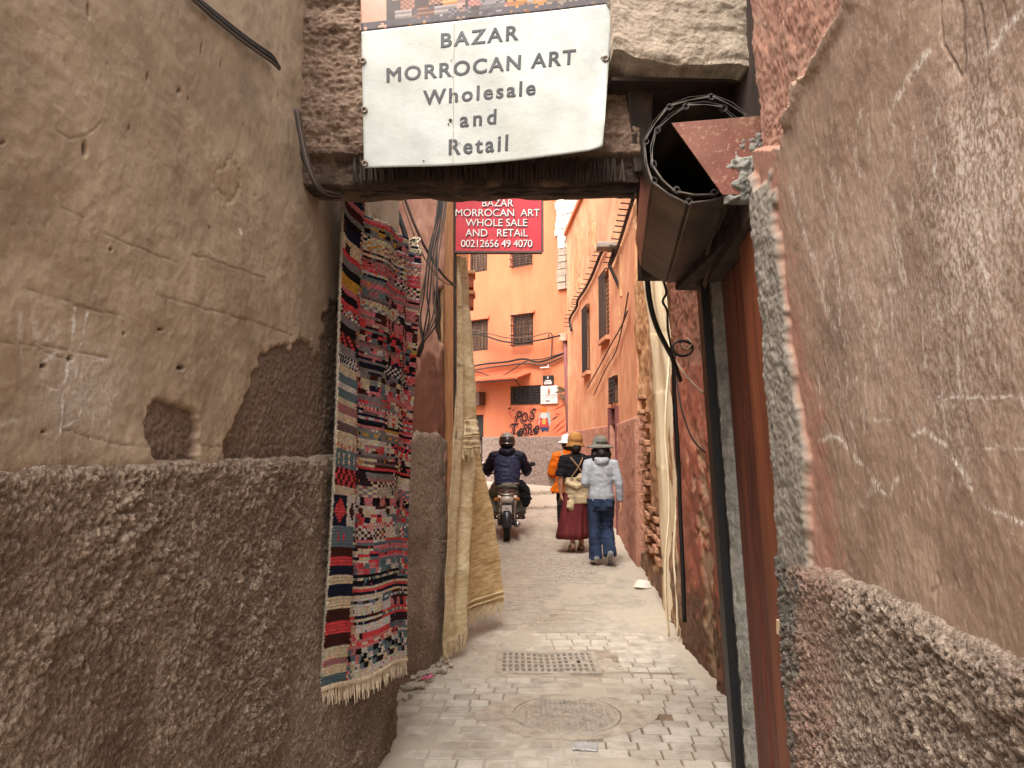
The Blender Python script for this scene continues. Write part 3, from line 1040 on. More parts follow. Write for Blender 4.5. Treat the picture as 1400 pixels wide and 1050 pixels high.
def front(name, fr, a0, a1, z0, z1, holes, mat, parent, depth=0.16, thick=0.4):
    xs = sorted({a0, a1, *[h[0] for h in holes], *[h[1] for h in holes]})
    zs = sorted({z0, z1, *[h[2] for h in holes], *[h[3] for h in holes]})
    mb = MB()
    for i in range(len(xs) - 1):
        for j in range(len(zs) - 1):
            cx, cz = (xs[i] + xs[i + 1]) / 2, (zs[j] + zs[j + 1]) / 2
            if any(h[0] < cx < h[1] and h[2] < cz < h[3] for h in holes):
                continue
            mb.add([fr(xs[i], 0, zs[j]), fr(xs[i + 1], 0, zs[j]), fr(xs[i + 1], 0, zs[j + 1]), fr(xs[i], 0, zs[j + 1])], [(0, 1, 2, 3)])
    for (x0, x1, y0, y1) in holes:
        q = [(x0, y0), (x1, y0), (x1, y1), (x0, y1)]
        for i in range(4):
            (a, b), (c, d) = q[i], q[(i + 1) % 4]
            mb.add([fr(a, 0, b), fr(c, 0, d), fr(c, -depth, d), fr(a, -depth, b)], [(0, 1, 2, 3)])
    # body behind
    c = [(a0, z0), (a1, z0), (a1, z1), (a0, z1)]
    for i in range(4):
        (a, b), (e_, d) = c[i], c[(i + 1) % 4]
        mb.add([fr(a, 0, b), fr(e_, 0, d), fr(e_, -thick, d), fr(a, -thick, b)], [(3, 2, 1, 0)])
    mb.add([fr(a0, -thick, z0), fr(a1, -thick, z0), fr(a1, -thick, z1), fr(a0, -thick, z1)], [(3, 2, 1, 0)])
    return mb.build(name, mat, parent)


M_IRON = plain('dark_iron', (52, 44, 42), rough=0.6, metal=0.3)
M_WOODDK = mk('weathered_wood_shutter', [(84, 62, 50), (112, 86, 70), (130, 104, 86)], scale=12, stretch=(1, 1, .2), bump=.3, bdist=.004)
M_GLASSDK = plain('dark_window_glass', (38, 34, 36), rough=0.15, spec=0.6)
M_SILL = plain('limewashed_sill', (214, 150, 112), rough=0.9)


def fbox(mb, fr, a0, a1, d0, d1, z0, z1):
    p = fr(a0, d0, z0)
    mb.boxa(fr((a0 + a1) / 2, (d0 + d1) / 2, (z0 + z1) / 2), (fr(a1, d0, z0) - p) / 2, (fr(a0, d1, z0) - p) / 2, (fr(a0, d0, z1) - p) / 2)
    return mb


def window(fr, hole, parent, kind='shutter', bars=7, rows=0, cage=0.0, depth=0.15):
    x0, x1, z0, z1 = hole
    f = MB()
    t = 0.045
    for (a, b, c, d) in ((x0, x1, z0, z0 + t), (x0, x1, z1 - t, z1), (x0, x0 + t, z0 + t, z1 - t), (x1 - t, x1, z0 + t, z1 - t)):
        fbox(f, fr, a + .002, b - .002, -depth + .03, -depth + .09, c + .002, d - .002)
    w = f.build('window', M_WOODDK, parent)
    if kind == 'shutter':
        n = 2
        for i in range(n):
            a, b = x0 + t + (x1 - x0 - 2 * t) * i / n + .004, x0 + t + (x1 - x0 - 2 * t) * (i + 1) / n - .004
            mb = MB()
            fbox(mb, fr, a, b, -depth + .035, -depth + .06, z0 + t + .002, z1 - t - .002)
            m = int((z1 - z0) / .09)
            for j in range(m):
                zz = z0 + t + .02 + (z1 - z0 - 2 * t - .04) * (j + .5) / m
                fbox(mb, fr, a + .03, b - .03, -depth + .06, -depth + .075, zz - .022, zz + .022)
            hang(mb.build('shutter', M_WOODDK), w, local=True)
    else:
        mb = MB()
        fbox(mb, fr, x0 + t, x1 - t, -depth + .02, -depth + .035, z0 + t, z1 - t)
        hang(mb.build('pane', M_GLASSDK), w, local=True)
    if bars:
        g = MB()
        d = cage
        for i in range(bars):
            a = x0 + (x1 - x0) * (i + .5) / bars
            g.tube([fr(a, d, z0 + .01), fr(a, d, z1 - .01)], .011, n=5)
        for j in range(rows + 2):
            zz = z0 + .02 + (z1 - z0 - .04) * j / (rows + 1)
            g.tube([fr(x0 + .01, d, zz), fr(x1 - .01, d, zz)], .011, n=5)
            if cage:
                g.tube([fr(x0 + .01, d, zz), fr(x0 + .01, -.02, zz)], .011, n=5)
                g.tube([fr(x1 - .01, d, zz), fr(x1 - .01, -.02, zz)], .011, n=5)
        if rows:
            for i in range(bars - 1):
                for j in range(rows + 1):
                    a = x0 + (x1 - x0) * (i + 1) / bars
                    zz = z0 + .02 + (z1 - z0 - .04) * (j + .5) / (rows + 1)
                    rr = min((x1 - x0) / bars, (z1 - z0) / (rows + 1)) * .38
                    g.tube([fr(a + rr * math.cos(q * math.pi / 4), d, zz + rr * math.sin(q * math.pi / 4)) for q in range(9)], .008, n=4, cap=False)
        hang(g.build('grille', M_IRON), w, local=True)
    return w


# ---- house at the end of the alley
BK0, BK1 = (1.47, 18.72), (-4.2, 22.8)
fb, Lb, eb, nb = frame_of(BK0, BK1)        # walk from right to left: the normal looks back along the alley
if nb.y > 0:
    fb, Lb, eb, nb = frame_of(BK1, BK0)


def on_back(u, v):
    d = ray(u, v)
    o = Vector((BK0[0], BK0[1], 0))
    t = (o - Vector((0, 0, CAMZ))).dot(nb) / d.dot(nb)
    p = Vector((0, 0, CAMZ)) + d * t
    return (p - fb(0, 0, 0)).dot(eb), p.z


def bhole(u0, v0, u1, v1):
    a, z = on_back(u0, v1)
    b, z2 = on_back(u1, v0)
    return (min(a, b), max(a, b), min(z, z2), max(z, z2))


backh = thing('coral_house', 'coral painted house closing the alley, with graffiti and shuttered windows', 'house', (0, 19.8, 0.5))
H = [bhole(642, 322, 666, 374), bhole(700, 330, 728, 367), bhole(641, 436, 667, 481), bhole(701, 428, 729, 474), bhole(698, 526, 740, 554), bhole(643, 567, 661, 668)]
doorh = H[5]
H[5] = (doorh[0], doorh[1], 0.55, doorh[3])
zd = on_back(720, 597)[1]
front('facade', fb, -1.0, Lb, zd, 11.0, [h for h in H[:5]] + [(H[5][0], H[5][1], zd, H[5][3])], M_CORAL, backh)
# rough grey dado, standing 3 cm proud
d0 = H[5][0]
d1 = H[5][1]
for (a0, a1) in ((-1.0, d0), (d1, Lb)):
    S_, Z_ = np.meshgrid(np.linspace(a0, a1, 120), np.linspace(0.3, zd, 60), indexing='ij')
    hgt = .03 + cast_height(S_, Z_, 601, .05) * 1.3
    PP = np.array([[tuple(fb(S_[i, j], hgt[i, j], Z_[i, j])) for j in range(60)] for i in range(120)])
    grid('dado', PP, M_GREYCAST, backh, back=tuple(-nb * 0.35))
for i, h in enumerate(H[:4]):
    window(fb, h, backh, 'shutter', bars=6, rows=2 if i in (1, 3) else 0, cage=.14 if i in (1, 3) else -.02)
    s = MB()
    fbox(s, fb, h[0] - .06, h[1] + .06, -.02, .07, h[3] + .005, h[3] + .07)
    s.build('window_hood', M_CORAL, backh)
window(fb, H[4], backh, 'glass', bars=12, rows=2, cage=.02)
dm = MB()
fbox(dm, fb, H[5][0] + .03, H[5][1] - .03, -.14, -.10, .55, H[5][3] - .03)
dr = dm.build('door', M_IRON, backh)
dh = MB()
fbox(dh, fb, H[5][1] - .12, H[5][1] - .09, -.10, -.06, 1.45, 1.6)
hang(dh.build('handle', M_CONCRETE), dr, local=True)

# whitewashed bricks showing at the corner of a higher house on the right
towr = thing('brick_tower', 'pale unplastered brick corner rising beside the coral house', 'building', (1.5, 18.9, 0.5))
ft, Lt, et, nt_ = fb, Lb, eb, nb
ta0, _ = on_back(761, 330)
ta1, _ = on_back(785, 330)
A0, A1 = min(ta0, ta1), max(ta0, ta1)
zlow, zmid = on_back(768, 396)[1], on_back(768, 345)[1]
mm = MB()
fbox(mm, fb, A0 - .5, A1 - .06, .0, .055, zlow + .01, 11.5)
mm.build('mortar_core', M_MORTAR, towr)
z = zlow
k = 0
while z < 9.6:
    h_ = RND.uniform(.15, .20)
    a = A1 + RND.uniform(-.10, .04)
    while a > A0 - .2:
        w = RND.uniform(.22, .36)
        a -= w
        b = MB()
        fbox(b, fb, a, a + w - .02, .02, .085 + RND.uniform(-.012, .012), z, z + h_ - .018)
        b.build('brick', M_BLOCK if z > zmid else M_BLOCKG, towr)
    z += h_
    k += 1

# ---- long orange house on the right
sideh = thing('orange_house', 'peeling orange house along the right of the alley, with tall narrow windows', 'house', (1.6, 13, 0))
SEG = [(1.60, 9.32), (1.775, 12.0), (1.42, 18.6)]
ROOF = 7.0
f1, L1, e1, n1 = frame_of(SEG[0], SEG[1])
f2, L2, e2, n2 = frame_of(SEG[1], SEG[2])
def hole_y(fr, e, o, ya, yb, z0, z1):
    a, b = (ya - o[1]) / e.y, (yb - o[1]) / e.y
    return (min(a, b), max(a, b), z0, z1)
H2 = [hole_y(f2, e2, SEG[1], 12.85, 13.6, 3.5, 4.72), hole_y(f2, e2, SEG[1], 15.0, 15.75, 3.1, 4.5), hole_y(f2, e2, SEG[1], 12.15, 12.75, 2.25, 2.72),
      hole_y(f2, e2, SEG[1], 12.15, 12.75, 0.62, 2.18)]
H2[3] = (H2[3][0], H2[3][1], 1.9, 2.18)
DADO = 1.9
front('facade', f2, 0, L2, DADO, ROOF, [H2[0], H2[1], H2[2], H2[3]], M_CORAL_S, sideh)
front('facade', f1, 0, L1, DADO, ROOF, [], M_CORAL_S, sideh)
for fr, L_, holes in ((f1, L1, []), (f2, L2, [(H2[3][0], H2[3][1])])):
    spans = [(0, L_)] if not holes else [(0.001, holes[0][0]), (holes[0][1], L_)]
    for (a0, a1) in spans:
        na = max(6, int((a1 - a0) / .045))
        S_, Z_ = np.meshgrid(np.linspace(a0, a1, na), np.linspace(-0.1, DADO, 60), indexing='ij')
        hgt = .02 + cast_height(S_, Z_, 641, .06) * 1.5
        PP = np.array([[tuple(fr(S_[i, j], hgt[i, j], Z_[i, j])) for j in range(60)] for i in range(na)])
        grid('dado', PP, M_PEBBLE, sideh, back=(.35, 0, 0))
M_WOODDK = mk('bleached_wood_shutter', [(122, 88, 68), (148, 112, 88), (166, 130, 104)], scale=12, stretch=(1, 1, .2), bump=.3, bdist=.004)
window(f2, H2[0], sideh, 'shutter', bars=6, cage=.06)
window(f2, H2[1], sideh, 'shutter', bars=6, cage=.06)
window(f2, H2[2], sideh, 'glass', bars=5, rows=1, cage=.05)
M_PLUM = plain('faded_plum_paint', (128, 74, 72), rough=0.7)
db = MB()
fbox(db, f2, H2[3][0] + .02, H2[3][1] - .02, -.10, -.05, .02, 2.17)
for q in (.25, .5, .75):
    a = H2[3][0] + (H2[3][1] - H2[3][0]) * q
    fbox(db, f2, a - .01, a + .01, -.05, -.035, .06, 2.1)
dd = db.build('door', M_PLUM, sideh)
dj = MB()
for a in (H2[3][0] - .05, H2[3][1]):
    fbox(dj, f2, a, a + .05, -.05, .06, .0, 2.2)
hang(dj.build('door_jamb', M_PLUM), dd, local=True)
for fr, L_ in ((f1, L1), (f2, L2)):
    cop = MB()
    fbox(cop, fr, -.02, L_ + .03, -.3, .07, ROOF, ROOF + .10)
    cop.build('coping', M_CORAL, sideh)
for h in H2[:2]:
    s = MB()
    fbox(s, f2, h[0] - .05, h[1] + .05, -.02, .08, h[2] - .08, h[2] - .005)
    s.build('window_sill', M_SILL, sideh)
# weathered render strips where the plaster skin has fallen in long drips
for (y0, z0, L_, w) in ((14.2, 5.3, .7, .10), (14.5, 5.6, .6, .07), (14.9, 5.5, .9, .09), (16.4, 5.2, .8, .12), (16.8, 5.6, .9, .10), (17.1, 5.3, .6, .08), (15.9, 5.9, .5, .07), (11.4, 3.9, .9, .12), (11.8, 3.3, .5, .1)):
    fr, e, o = (f2, e2, SEG[1]) if y0 > 12 else (f1, e1, SEG[0])
    a = (y0 - o[1]) / e.y
    n = 9
    L1_ = [fr(a + RND.uniform(0, .3) * w, -.01, z0 + L_ * q / n) for q in range(n + 1)]
    R1_ = [fr(a + w * RND.uniform(.6, 1.1), -.01, z0 + L_ * q / n) for q in range(n + 1)]
    MB().prism(L1_ + R1_[::-1], tuple((n2 if y0 > 12 else n1) * .028)).build('plaster_scab', M_TANWALL, sideh)

# ---- left side beyond the rug
wallB = thing('pink_wall', 'dusty pink plaster wall with dark base, between the striped rug and the beige rugs', 'wall', (-0.6, 5, 0))
S, Z, P, N = poly_sheet([(-0.50, 5.36), (-0.74, 4.70), (-0.80, 3.96)], 150, -0.1, 6.0, 380)
U, V = proj(P)
j1, j2 = fbm(S * 7, Z * 7, 701, 4), fbm(S * 7 + 5, Z * 7, 702, 4)
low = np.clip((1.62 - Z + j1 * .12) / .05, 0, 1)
mid = np.clip((2.2 - Z + j1 * .3 + (U - 600) * .004) / .1, 0, 1)  # darker reddish band: a shadow on this wall put into the plaster colour
hole = blur(in_poly(U + j1 * 6, V + j2 * 8, [(597, 400), (610, 395), (614, 420), (612, 470), (598, 462), (594, 430)]), 1)
right = np.clip((U - 600 + j1 * 8) / 5, 0, 1) * np.clip((V - 440) / 20, 0, 1)
disp = fbm(S * 3, Z * 3, 711, 4) * .018 + fbm(S * 20, Z * 20, 712, 3) * .004 + low * (cast_height(S, Z, 715, .018) + .004) - hole * .03 + right * .01
P = P + N * disp[..., None]
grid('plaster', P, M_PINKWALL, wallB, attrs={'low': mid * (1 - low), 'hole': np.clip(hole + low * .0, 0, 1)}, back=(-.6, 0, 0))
S, Z, P, N = poly_sheet([(-0.50, 5.37), (-0.74, 4.69), (-0.80, 3.95)], 150, -0.1, 1.66, 170)
j1 = fbm(S * 7, Z * 0, 701, 3)
top = 1.60 + j1 * .05
k = np.clip((top - Z) / .03, 0, 1)
P = P + N * (np.where(Z > top, -.02, (cast_height(S, Z, 719, .016) * .8 + .022) * np.sqrt(k)))[..., None]
P[..., 2] = np.minimum(P[..., 2], top)
grid('roughcast', P, M_CAST, wallB, back=(-.5, 0, 0))

wallC = thing('tan_house', 'tan house on the left of the alley, hung with beige rugs', 'house', (-0.8, 11, 0))
fc, Lc, ec, nc = frame_of((-1.08, 18.0), (-0.515, 5.40))
front('facade', fc, 0, Lc, -0.1, 6.5, [], M_TANWALL, wallC, thick=.6)
for (yy, z0, z1) in ((12.3, 4.20, 4.48), (12.3, 3.86, 4.14)):
    led = MB()
    a = Lc * (18.0 - yy) / 12.6
    fbox(led, fc, a - .18, a + .18, .0, .17, z0, z1 - .07)
    led.build('corbel', M_REDWALL, wallC)
    led = MB()
    fbox(led, fc, a - .22, a + .22, .0, .20, z1 - .068, z1)
    led.build('corbel_cap', M_TANWALL, wallC, bevel=.02)

# ================================================================== ROLLER SHUTTER AND WOODEN DOOR
M_SHUT = mk('blackened_shutter_steel', [(42, 38, 34), (64, 57, 49), (98, 87, 70)], scale=5, rough=0.45, metal=0.3, spec=0.5, bump=.15, bdist=.002, bscale=60, stain=((100, 84, 66), 0.5), big=3)
M_RUST = mk('red_oxide_steel', [(78, 38, 29), (98, 50, 37), (114, 64, 49)], scale=7, rough=0.6, spec=.4, bump=.2, bdist=.002, stain=((120, 88, 66), 0.5), big=4, speck=((176, 146, 120), 0.35))
M_RAIL = plain('black_painted_rail', (26, 26, 28), rough=0.45, spec=.5)
M_DOORW = mk('varnished_red_wood', [(56, 25, 17), (86, 39, 25), (112, 54, 34)], scale=14, stretch=(1, 1, .08), rough=.62, spec=.3, bump=.3, bdist=.002, bscale=60, stain=((58, 26, 18), 0.5), big=5)
M_DOORL = mk('bright_varnished_wood', [(84, 42, 24), (112, 58, 33), (130, 72, 44)], scale=14, stretch=(1, 1, .08), rough=.6, spec=.3, bump=.3, bdist=.002, bscale=60)
M_RAWWOOD = mk('bare_pine', [(176, 146, 116), (200, 172, 140)], scale=12, stretch=(1, .3, 1))

shutter = thing('roller_shutter', 'black steel roller shutter rolled up in its recess over the wooden door', 'shutter', (0.65, 2.9, 2.2))
A, B = at(957, 205, 2.30), at(922, 336, 3.38)
ax = (B - A).normalized()
s1 = Vector((0, 0, 1)) - ax * ax.z
s1.normalize()
s2 = ax.cross(s1)
def ringpt(c, r, k, n=9, ph=0.22):
    a = 2 * math.pi * k / n + ph
    return c + (s1 * math.cos(a) + s2 * math.sin(a)) * r
hooks = MB()
for turn, rad in ((0, .180), (1, .158)):
    nk = 8
    for k in range(nk):
        ph = .22 + turn * .3
        a0, a1 = ringpt(A, rad, k, nk, ph), ringpt(A, rad, k + 1, nk, ph)
        b0, b1 = ringpt(B, rad, k, nk, ph), ringpt(B, rad, k + 1, nk, ph)
        mid = ((a0 + a1) / 2 - A).normalized()
        g = (a1 - a0) * 0.02
        off = RND.uniform(-.012, .012) * ax
        mb = MB()
        sec0 = [a0 + g, a0 + (a1 - a0) * .06 + mid * .006, a0 + (a1 - a0) * .5 + mid * .007, a1 - (a1 - a0) * .06 + mid * .006, a1 - g, a1 - g - mid * .0012, a0 + (a1 - a0) * .5 + mid * .0055, a0 + g - mid * .0012]
        mb.rings([[p + off for p in sec0], [p + off + (B - A) for p in sec0]])
        mb.build('slat', M_SHUT, shutter)
        # rolled lip of each slat, seen at its near end
        for e_, sg in ((a0, 1), (a1, -1)):
            t = (a1 - a0).normalized() * sg
            pts = [e_ + off + t * .045 * (1 - q / 6) ** .6 * 0 + t * (.010 * math.cos(q * 1.0)) + mid * (.010 * math.sin(q * 1.0) - .004) - ax * .004 for q in range(7)]
            hooks.tube(pts, .0011, n=5)
        hooks.tube([a0 + off - ax * .005 + mid * .004, (a0 + a1) / 2 + off - ax * .006 + mid * .013, a1 + off - ax * .005 + mid * .004], .0011, n=5)
hooks.build('slat_hook', plain('worn_bare_steel', (84, 78, 76), rough=.5, metal=.5), shutter)
core = MB().tube([A + ax * .7, B], .09, n=18)
core.build('drum', M_RAIL, shutter, smooth=False)
plate = MB().prism([at(918, 168, 2.22), at(1040, 158, 2.20), at(1042, 266, 2.20), at(988, 266, 2.21)], (0, .006, 0))
plate.build('end_plate', M_RUST, shutter, bevel=.001)
n_, m_ = 40, 60
X_, Z_ = np.meshgrid(np.linspace(at(992, 200, 2.19).x, at(1050, 200, 2.19).x, n_), np.linspace(at(1000, 275, 2.19).z, at(1000, 176, 2.19).z, m_), indexing='ij')
e_ = np.minimum(np.minimum(X_ - X_.min(), X_.max() - X_ + .03), np.minimum(Z_ - Z_.min(), Z_.max() - Z_))
hh_ = np.clip(e_ / .02, 0, 1) ** .5 * (.012 + cast_height(X_, Z_, 850, .016) * 1.1 + fbm(X_ * 14, Z_ * 14, 851, 3) * .014) * np.clip((fbm(X_ * 16, Z_ * 16, 855, 3) * 1.6 + (X_ - X_.min()) / .06 - .25 - .5 * (Z_ > at(1000, 215, 2.19).z)) * 2.5, 0, 1) - .012
grid('mortar_blob', np.stack([X_, 2.2 - hh_ + .006, Z_], -1), M_CEMENT, shutter, back=(0, .01, 0), shell=True)
# angle irons that carry the roll down to the rails
for (p, q, w) in (((1006, 274, 2.45), (958, 402, 3.32), .030), ((1028, 280, 2.42), (985, 392, 3.25), .022), ((985, 285, 2.40), (955, 385, 3.3), .018)):
    a, b = at(*p), at(*q)
    MB().tube([a, b], [w, w], n=4, flat=.35).build('angle_iron', M_SHUT, shutter)
a, b = at(978, 312, 2.8), at(1022, 298, 2.8)
MB().tube([a, b], .009, n=6).build('bolt_bar', M_SHUT, shutter)
# guide rail
def xd(Y, Z):
    return 0.972 - 0.116 * (3.24 - Y) - 0.050 * (Z - 0.1)
rail = MB()
rr = []
for z in (0.0, 0.8, 1.6, 2.30):
    x = xd(3.24, z)
    rr.append([Vector((x - .028, 3.20, z)), Vector((x + .035, 3.20, z)), Vector((x + .035, 3.27, z)), Vector((x - .028, 3.27, z))])
rail.rings(rr)
rail.build('guide_rail', M_RAIL, shutter)
rail = MB()
rr = []
for z in (0.0, 0.8, 1.6, 2.30):
    x = xd(3.16, z)
    rr.append([Vector((x + .005, 3.135, z)), Vector((x + .045, 3.135, z)), Vector((x + .045, 3.165, z)), Vector((x + .005, 3.165, z))])
rail.rings(rr)
rail.build('inner_rail', M_RAIL, shutter)

# raw cement reveal between rail and door
jamb = thing('door_reveal', 'narrow raw cement door reveal between the black rail and the wooden door', 'door reveal', (1.0, 3.1, 0))
Zr = np.linspace(0, 2.25, 260)
Sr = np.linspace(0, 1, 24)
SS, ZZ = np.meshgrid(Sr, Zr, indexing='ij')
YY = 3.132 - SS * 0.05
XX = 0.972 - 0.116 * (3.24 - YY) - 0.05 * (ZZ - .1) + .012 + SS * .03
d = cast_height(YY, ZZ, 800, .02) * .8 + fbm(YY * 9, ZZ * 7, 801, 3) * .008
grid('cement', np.stack([XX - d * .8, YY - d * .4, ZZ], -1), M_CEMENT, jamb, back=(.10, 0.0, 0))

door = thing('wooden_door', 'narrow red brown wooden plank door standing closed beside the cement jamb', 'door', (0.95, 2.6, 0))
ys = [3.065, 2.93, 2.78, 2.64, 2.50, 2.36, 2.22, 2.08]
for i in range(len(ys) - 1):
    y1, y0 = ys[i] - .003, ys[i + 1] + .003
    proud = (0.0, .004, 0.0, .004, .0, .004, .0)[i]
    lightp = i in (4, 5)
    rr = []
    for z in (0.03, 0.75, 1.45, 2.20):
        rr.append([Vector((xd(y0, z) + .045 - proud - (.035 if lightp else 0), y0, z)), Vector((xd(y1, z) + .045 - proud - (.035 if lightp else 0), y1, z)), Vector((xd(y1, z) + .09, y1, z)), Vector((xd(y0, z) + .09, y0, z))])
    MB().rings(rr).build('plank', M_DOORL if lightp else M_DOORW, door, bevel=.003)
lat = at(1072, 862, 2.22)
MB().boxa((lat.x + .01, 2.22, lat.z), (.016, 0, 0), (0, .05, 0), (0, 0, .022)).build('latch_block', M_RAWWOOD, door, bevel=.002)
fr_ = MB()
rr = []
for z in (0.0, 0.8, 1.6, 2.22):
    x = xd(2.10, z)
    rr.append([Vector((x + .0, 2.05, z)), Vector((x + .0, 2.095, z)), Vector((x + .08, 2.095, z)), Vector((x + .08, 2.05, z))])
MB().rings(rr).build('door_frame', plain('grey_worn_frame', (92, 84, 78), rough=.8), door)
rr = []
for y in (2.06, 2.6, 3.10):
    x = xd(y, 2.25)
    rr.append([Vector((x - .01, y, 2.21)), Vector((x + .09, y, 2.21)), Vector((x + .09, y, 2.30)), Vector((x - .01, y, 2.30))])
MB().rings(rr).build('door_head', M_DARK_AND_SHADE, door)

# ================================================================== BANNER ON THE LINTEL
M_VINYL = mk('white_vinyl', [(150, 153, 149), (162, 165, 160), (170, 172, 167)], scale=5, rough=.6, spec=.25, bump=.35, bdist=.006, bscale=16, stain=((140, 136, 124), 0.5), big=4)
M_INK = plain('charcoal_print', (44, 44, 46), rough=.5)
YB = 2.40
def bq(s, t):
    """corner-fixed patch of the banner: s left to right, t bottom to top (pixels of the photograph, bilinear with a sagging hem)"""
    bl, br, tr, tl = (499, 232), (822, 206), (838, 8), (495, 46)
    u = (bl[0] * (1 - s) + br[0] * s) * (1 - t) + (tl[0] * (1 - s) + tr[0] * s) * t
    v = (bl[1] * (1 - s) + br[1] * s) * (1 - t) + (tl[1] * (1 - s) + tr[1] * s) * t
    return u, v
def bwave(s, t):
    s, t = min(1, max(0, s)), max(0, t)
    e = 1 - t
    return .012 + (.003 * math.sin(s * 6 + 1.2) * e + .0015 * math.sin(s * 11 + t * 3) * (.4 + .6 * e) + .0008 * math.sin((s + t) * 17)
            + .035 * max(0, (s - .93) / .07) ** 2 * max(0, 1 - abs(t - .15) / .5) + .012 * math.exp(-((s - .36) / .012) ** 2) * 0)
def bpt(s, t, lift=0.0):
    u, v = bq(s, t)
    v += 6 * math.sin(min(1, max(0, s)) * math.pi) * max(0, 1 - t) ** 5
    p = at(u, v, YB)
    return Vector((p.x, YB - bwave(s, t) - lift, p.z))
banner = thing('banner', 'white vinyl shop banner with grey lettering fixed to the earthen lintel', 'banner', (-0.1, 2.4, 2.5))
nS, nT = 90, 60
P = np.array([[tuple(bpt(i / nS, j / nT * 1.0)) for j in range(nT + 1)] for i in range(nS + 1)])
grid('vinyl_sheet', P, M_VINYL, banner, back=(0, .002, 0), shell=True)
# printed photograph of piled rugs along the top of the banner
def photo_cols():
    r = random.Random(5)
    base = [(96, 66, 54), (122, 84, 68), (70, 54, 48), (148, 104, 82), (86, 80, 84), (168, 120, 70), (120, 110, 108), (58, 44, 42), (140, 92, 84), (176, 140, 116)]
    n, m = 90, 40
    C = np.zeros((n, m, 4))
    for i in range(n):
        for j in range(m):
            C[i, j] = lin((78, 66, 64))
    for _ in range(150):
        i0, j0 = r.randint(0, n - 1), r.randint(0, m - 1)
        w, h = r.randint(3, 9), r.randint(2, 7)
        c = r.choice(base)
        alt = tuple(min(255, x + 34) for x in c)
        mode = r.randint(0, 2)
        for i in range(i0, min(n, i0 + w)):
            for j in range(j0, min(m, j0 + h)):
                k = (i + j) % 2 if mode == 1 else (j % 2 if mode == 2 else 0)
                C[i, j] = lin(alt if k else c)
    for (a, b, c) in ((34, 37, (188, 150, 140)), (52, 60, (190, 132, 70)), (42, 51, (128, 120, 122)), (66, 89, (138, 124, 112))):
        for i in range(a, b):
            for j in range(0, 30):
                if (i * 7 + j * 5) % 6:
                    C[i, j] = lin(tuple(int(x * (0.8 + 0.2 * ((j // 2) % 2))) for x in c))
    for i in range(0, 9):
        C[i, :] = lin((190, 150, 132))
    C[:, 0:4] = np.where(np.random.RandomState(3).rand(n, 4, 1) < .75, np.array(lin((84, 78, 80))), C[:, 0:4])
    return C
M_PHOTO = mk('printed_photo', [(214, 208, 204), (235, 232, 228)], scale=30, rough=.5, bump=.05, attrcol='dye')
P = np.array([[tuple(bpt(i / 90, 1.001 + j / 40 * 0.62)) for j in range(41)] for i in range(91)])
grid('photo_print', P, M_PHOTO, banner, facecol=photo_cols(), back=(0, .002, 0), shell=True)
W_ = 340.0
def bfn(cx, cy):
    def f(x, y, lift):
        return bpt(cx + x, cy + y * 1.66, lift * .35 + .0004)
    return f
for body, cx, cy, sz, sp, sx in (('BAZAR', .468, .822, .086, 1.24, 1.0), ('MORROCAN ART', .478, .612, .086, 1.18, 1.0), ('Wholesale', .478, .425, .086, 1.26, 1.0), ('and', .476, .25, .086, 1.36, 1.0), ('Retail', .478, .07, .086, 1.28, 1.0)):
    lettering('lettering', body, bfn(cx, cy), sz, M_INK, banner, thick=.0, swell=.0021, space=sp, sx=sx)
ey = plain('rusty_eyelet', (120, 104, 92), rough=.5, metal=.5)
for (s, t) in ((.004, .03), (.006, .42), (.004, .78), (.985, .62), (.99, .985), (.008, 1.3)):
    c = bpt(s, t, .004)
    mb = MB()
    mb.tube([c + Vector((.009 * math.cos(q * math.pi / 5), 0, .009 * math.sin(q * math.pi / 5))) for q in range(11)], .0035, n=6, cap=False)
    mb.tube([c, c + Vector((-.012, -.004, .006)), c + Vector((-.02, .02, .0))], .0018, n=5)
    mb.build('eyelet', ey, banner, smooth=True)
for (s, t, r_) in ((.36, .30, .006), (.352, .275, .003), (.25, .035, .003), (.36, .46, .002), (.365, .6, .002), (.40, .14, .002), (.36, .72, .002)):
    c = bpt(s, t, .003)
    MB().ball(tuple(c), (r_, .0015, r_), 6, 4).build('stain_spot', M_DARK_AND_SHADE, banner)
M_SEAM = plain('yellowed_seam', (196, 180, 158), rough=.7)
mb = MB()
mb.tube([bpt(.372 - .004 * t, t, .002) for t in np.linspace(.01, .98, 30)], .0009, n=4)
mb.build('seam', M_SEAM, banner)

# ================================================================== RED HANGING SIGN
M_RED = mk('red_enamel', [(162, 22, 36), (180, 30, 44), (190, 38, 52)], scale=3, rough=.45, spec=.4, bump=.15, bscale=30, speck=((120, 40, 44), 0.4), stain=((150, 30, 40), .5))
M_WHITE = plain('white_sign_paint', (226, 216, 210), rough=.6)
M_MAROON = plain('maroon_shadow_paint', (84, 18, 24), rough=.6)
rs = thing('hanging_sign', 'red painted board with white capitals hanging over the alley', 'sign', tuple(at(681, 345, 5.25)))
YS = 5.25
c0, c1 = at(623, 343, YS), at(740, 262, YS)
b = MB().box((c0.x, YS, c0.z), (c1.x, YS + .03, c1.z + .05))
b.build('board', M_RED, rs)
fm = MB()
fm.box((c0.x - .006, YS - .012, c0.z - .016), (c1.x + .006, YS + .035, c0.z - .001))
fm.box((c1.x + .001, YS - .012, c0.z), (c1.x + .016, YS + .035, c1.z + .05))
fm.build('frame', plain('brown_sign_frame', (92, 62, 56), rough=.6), rs)
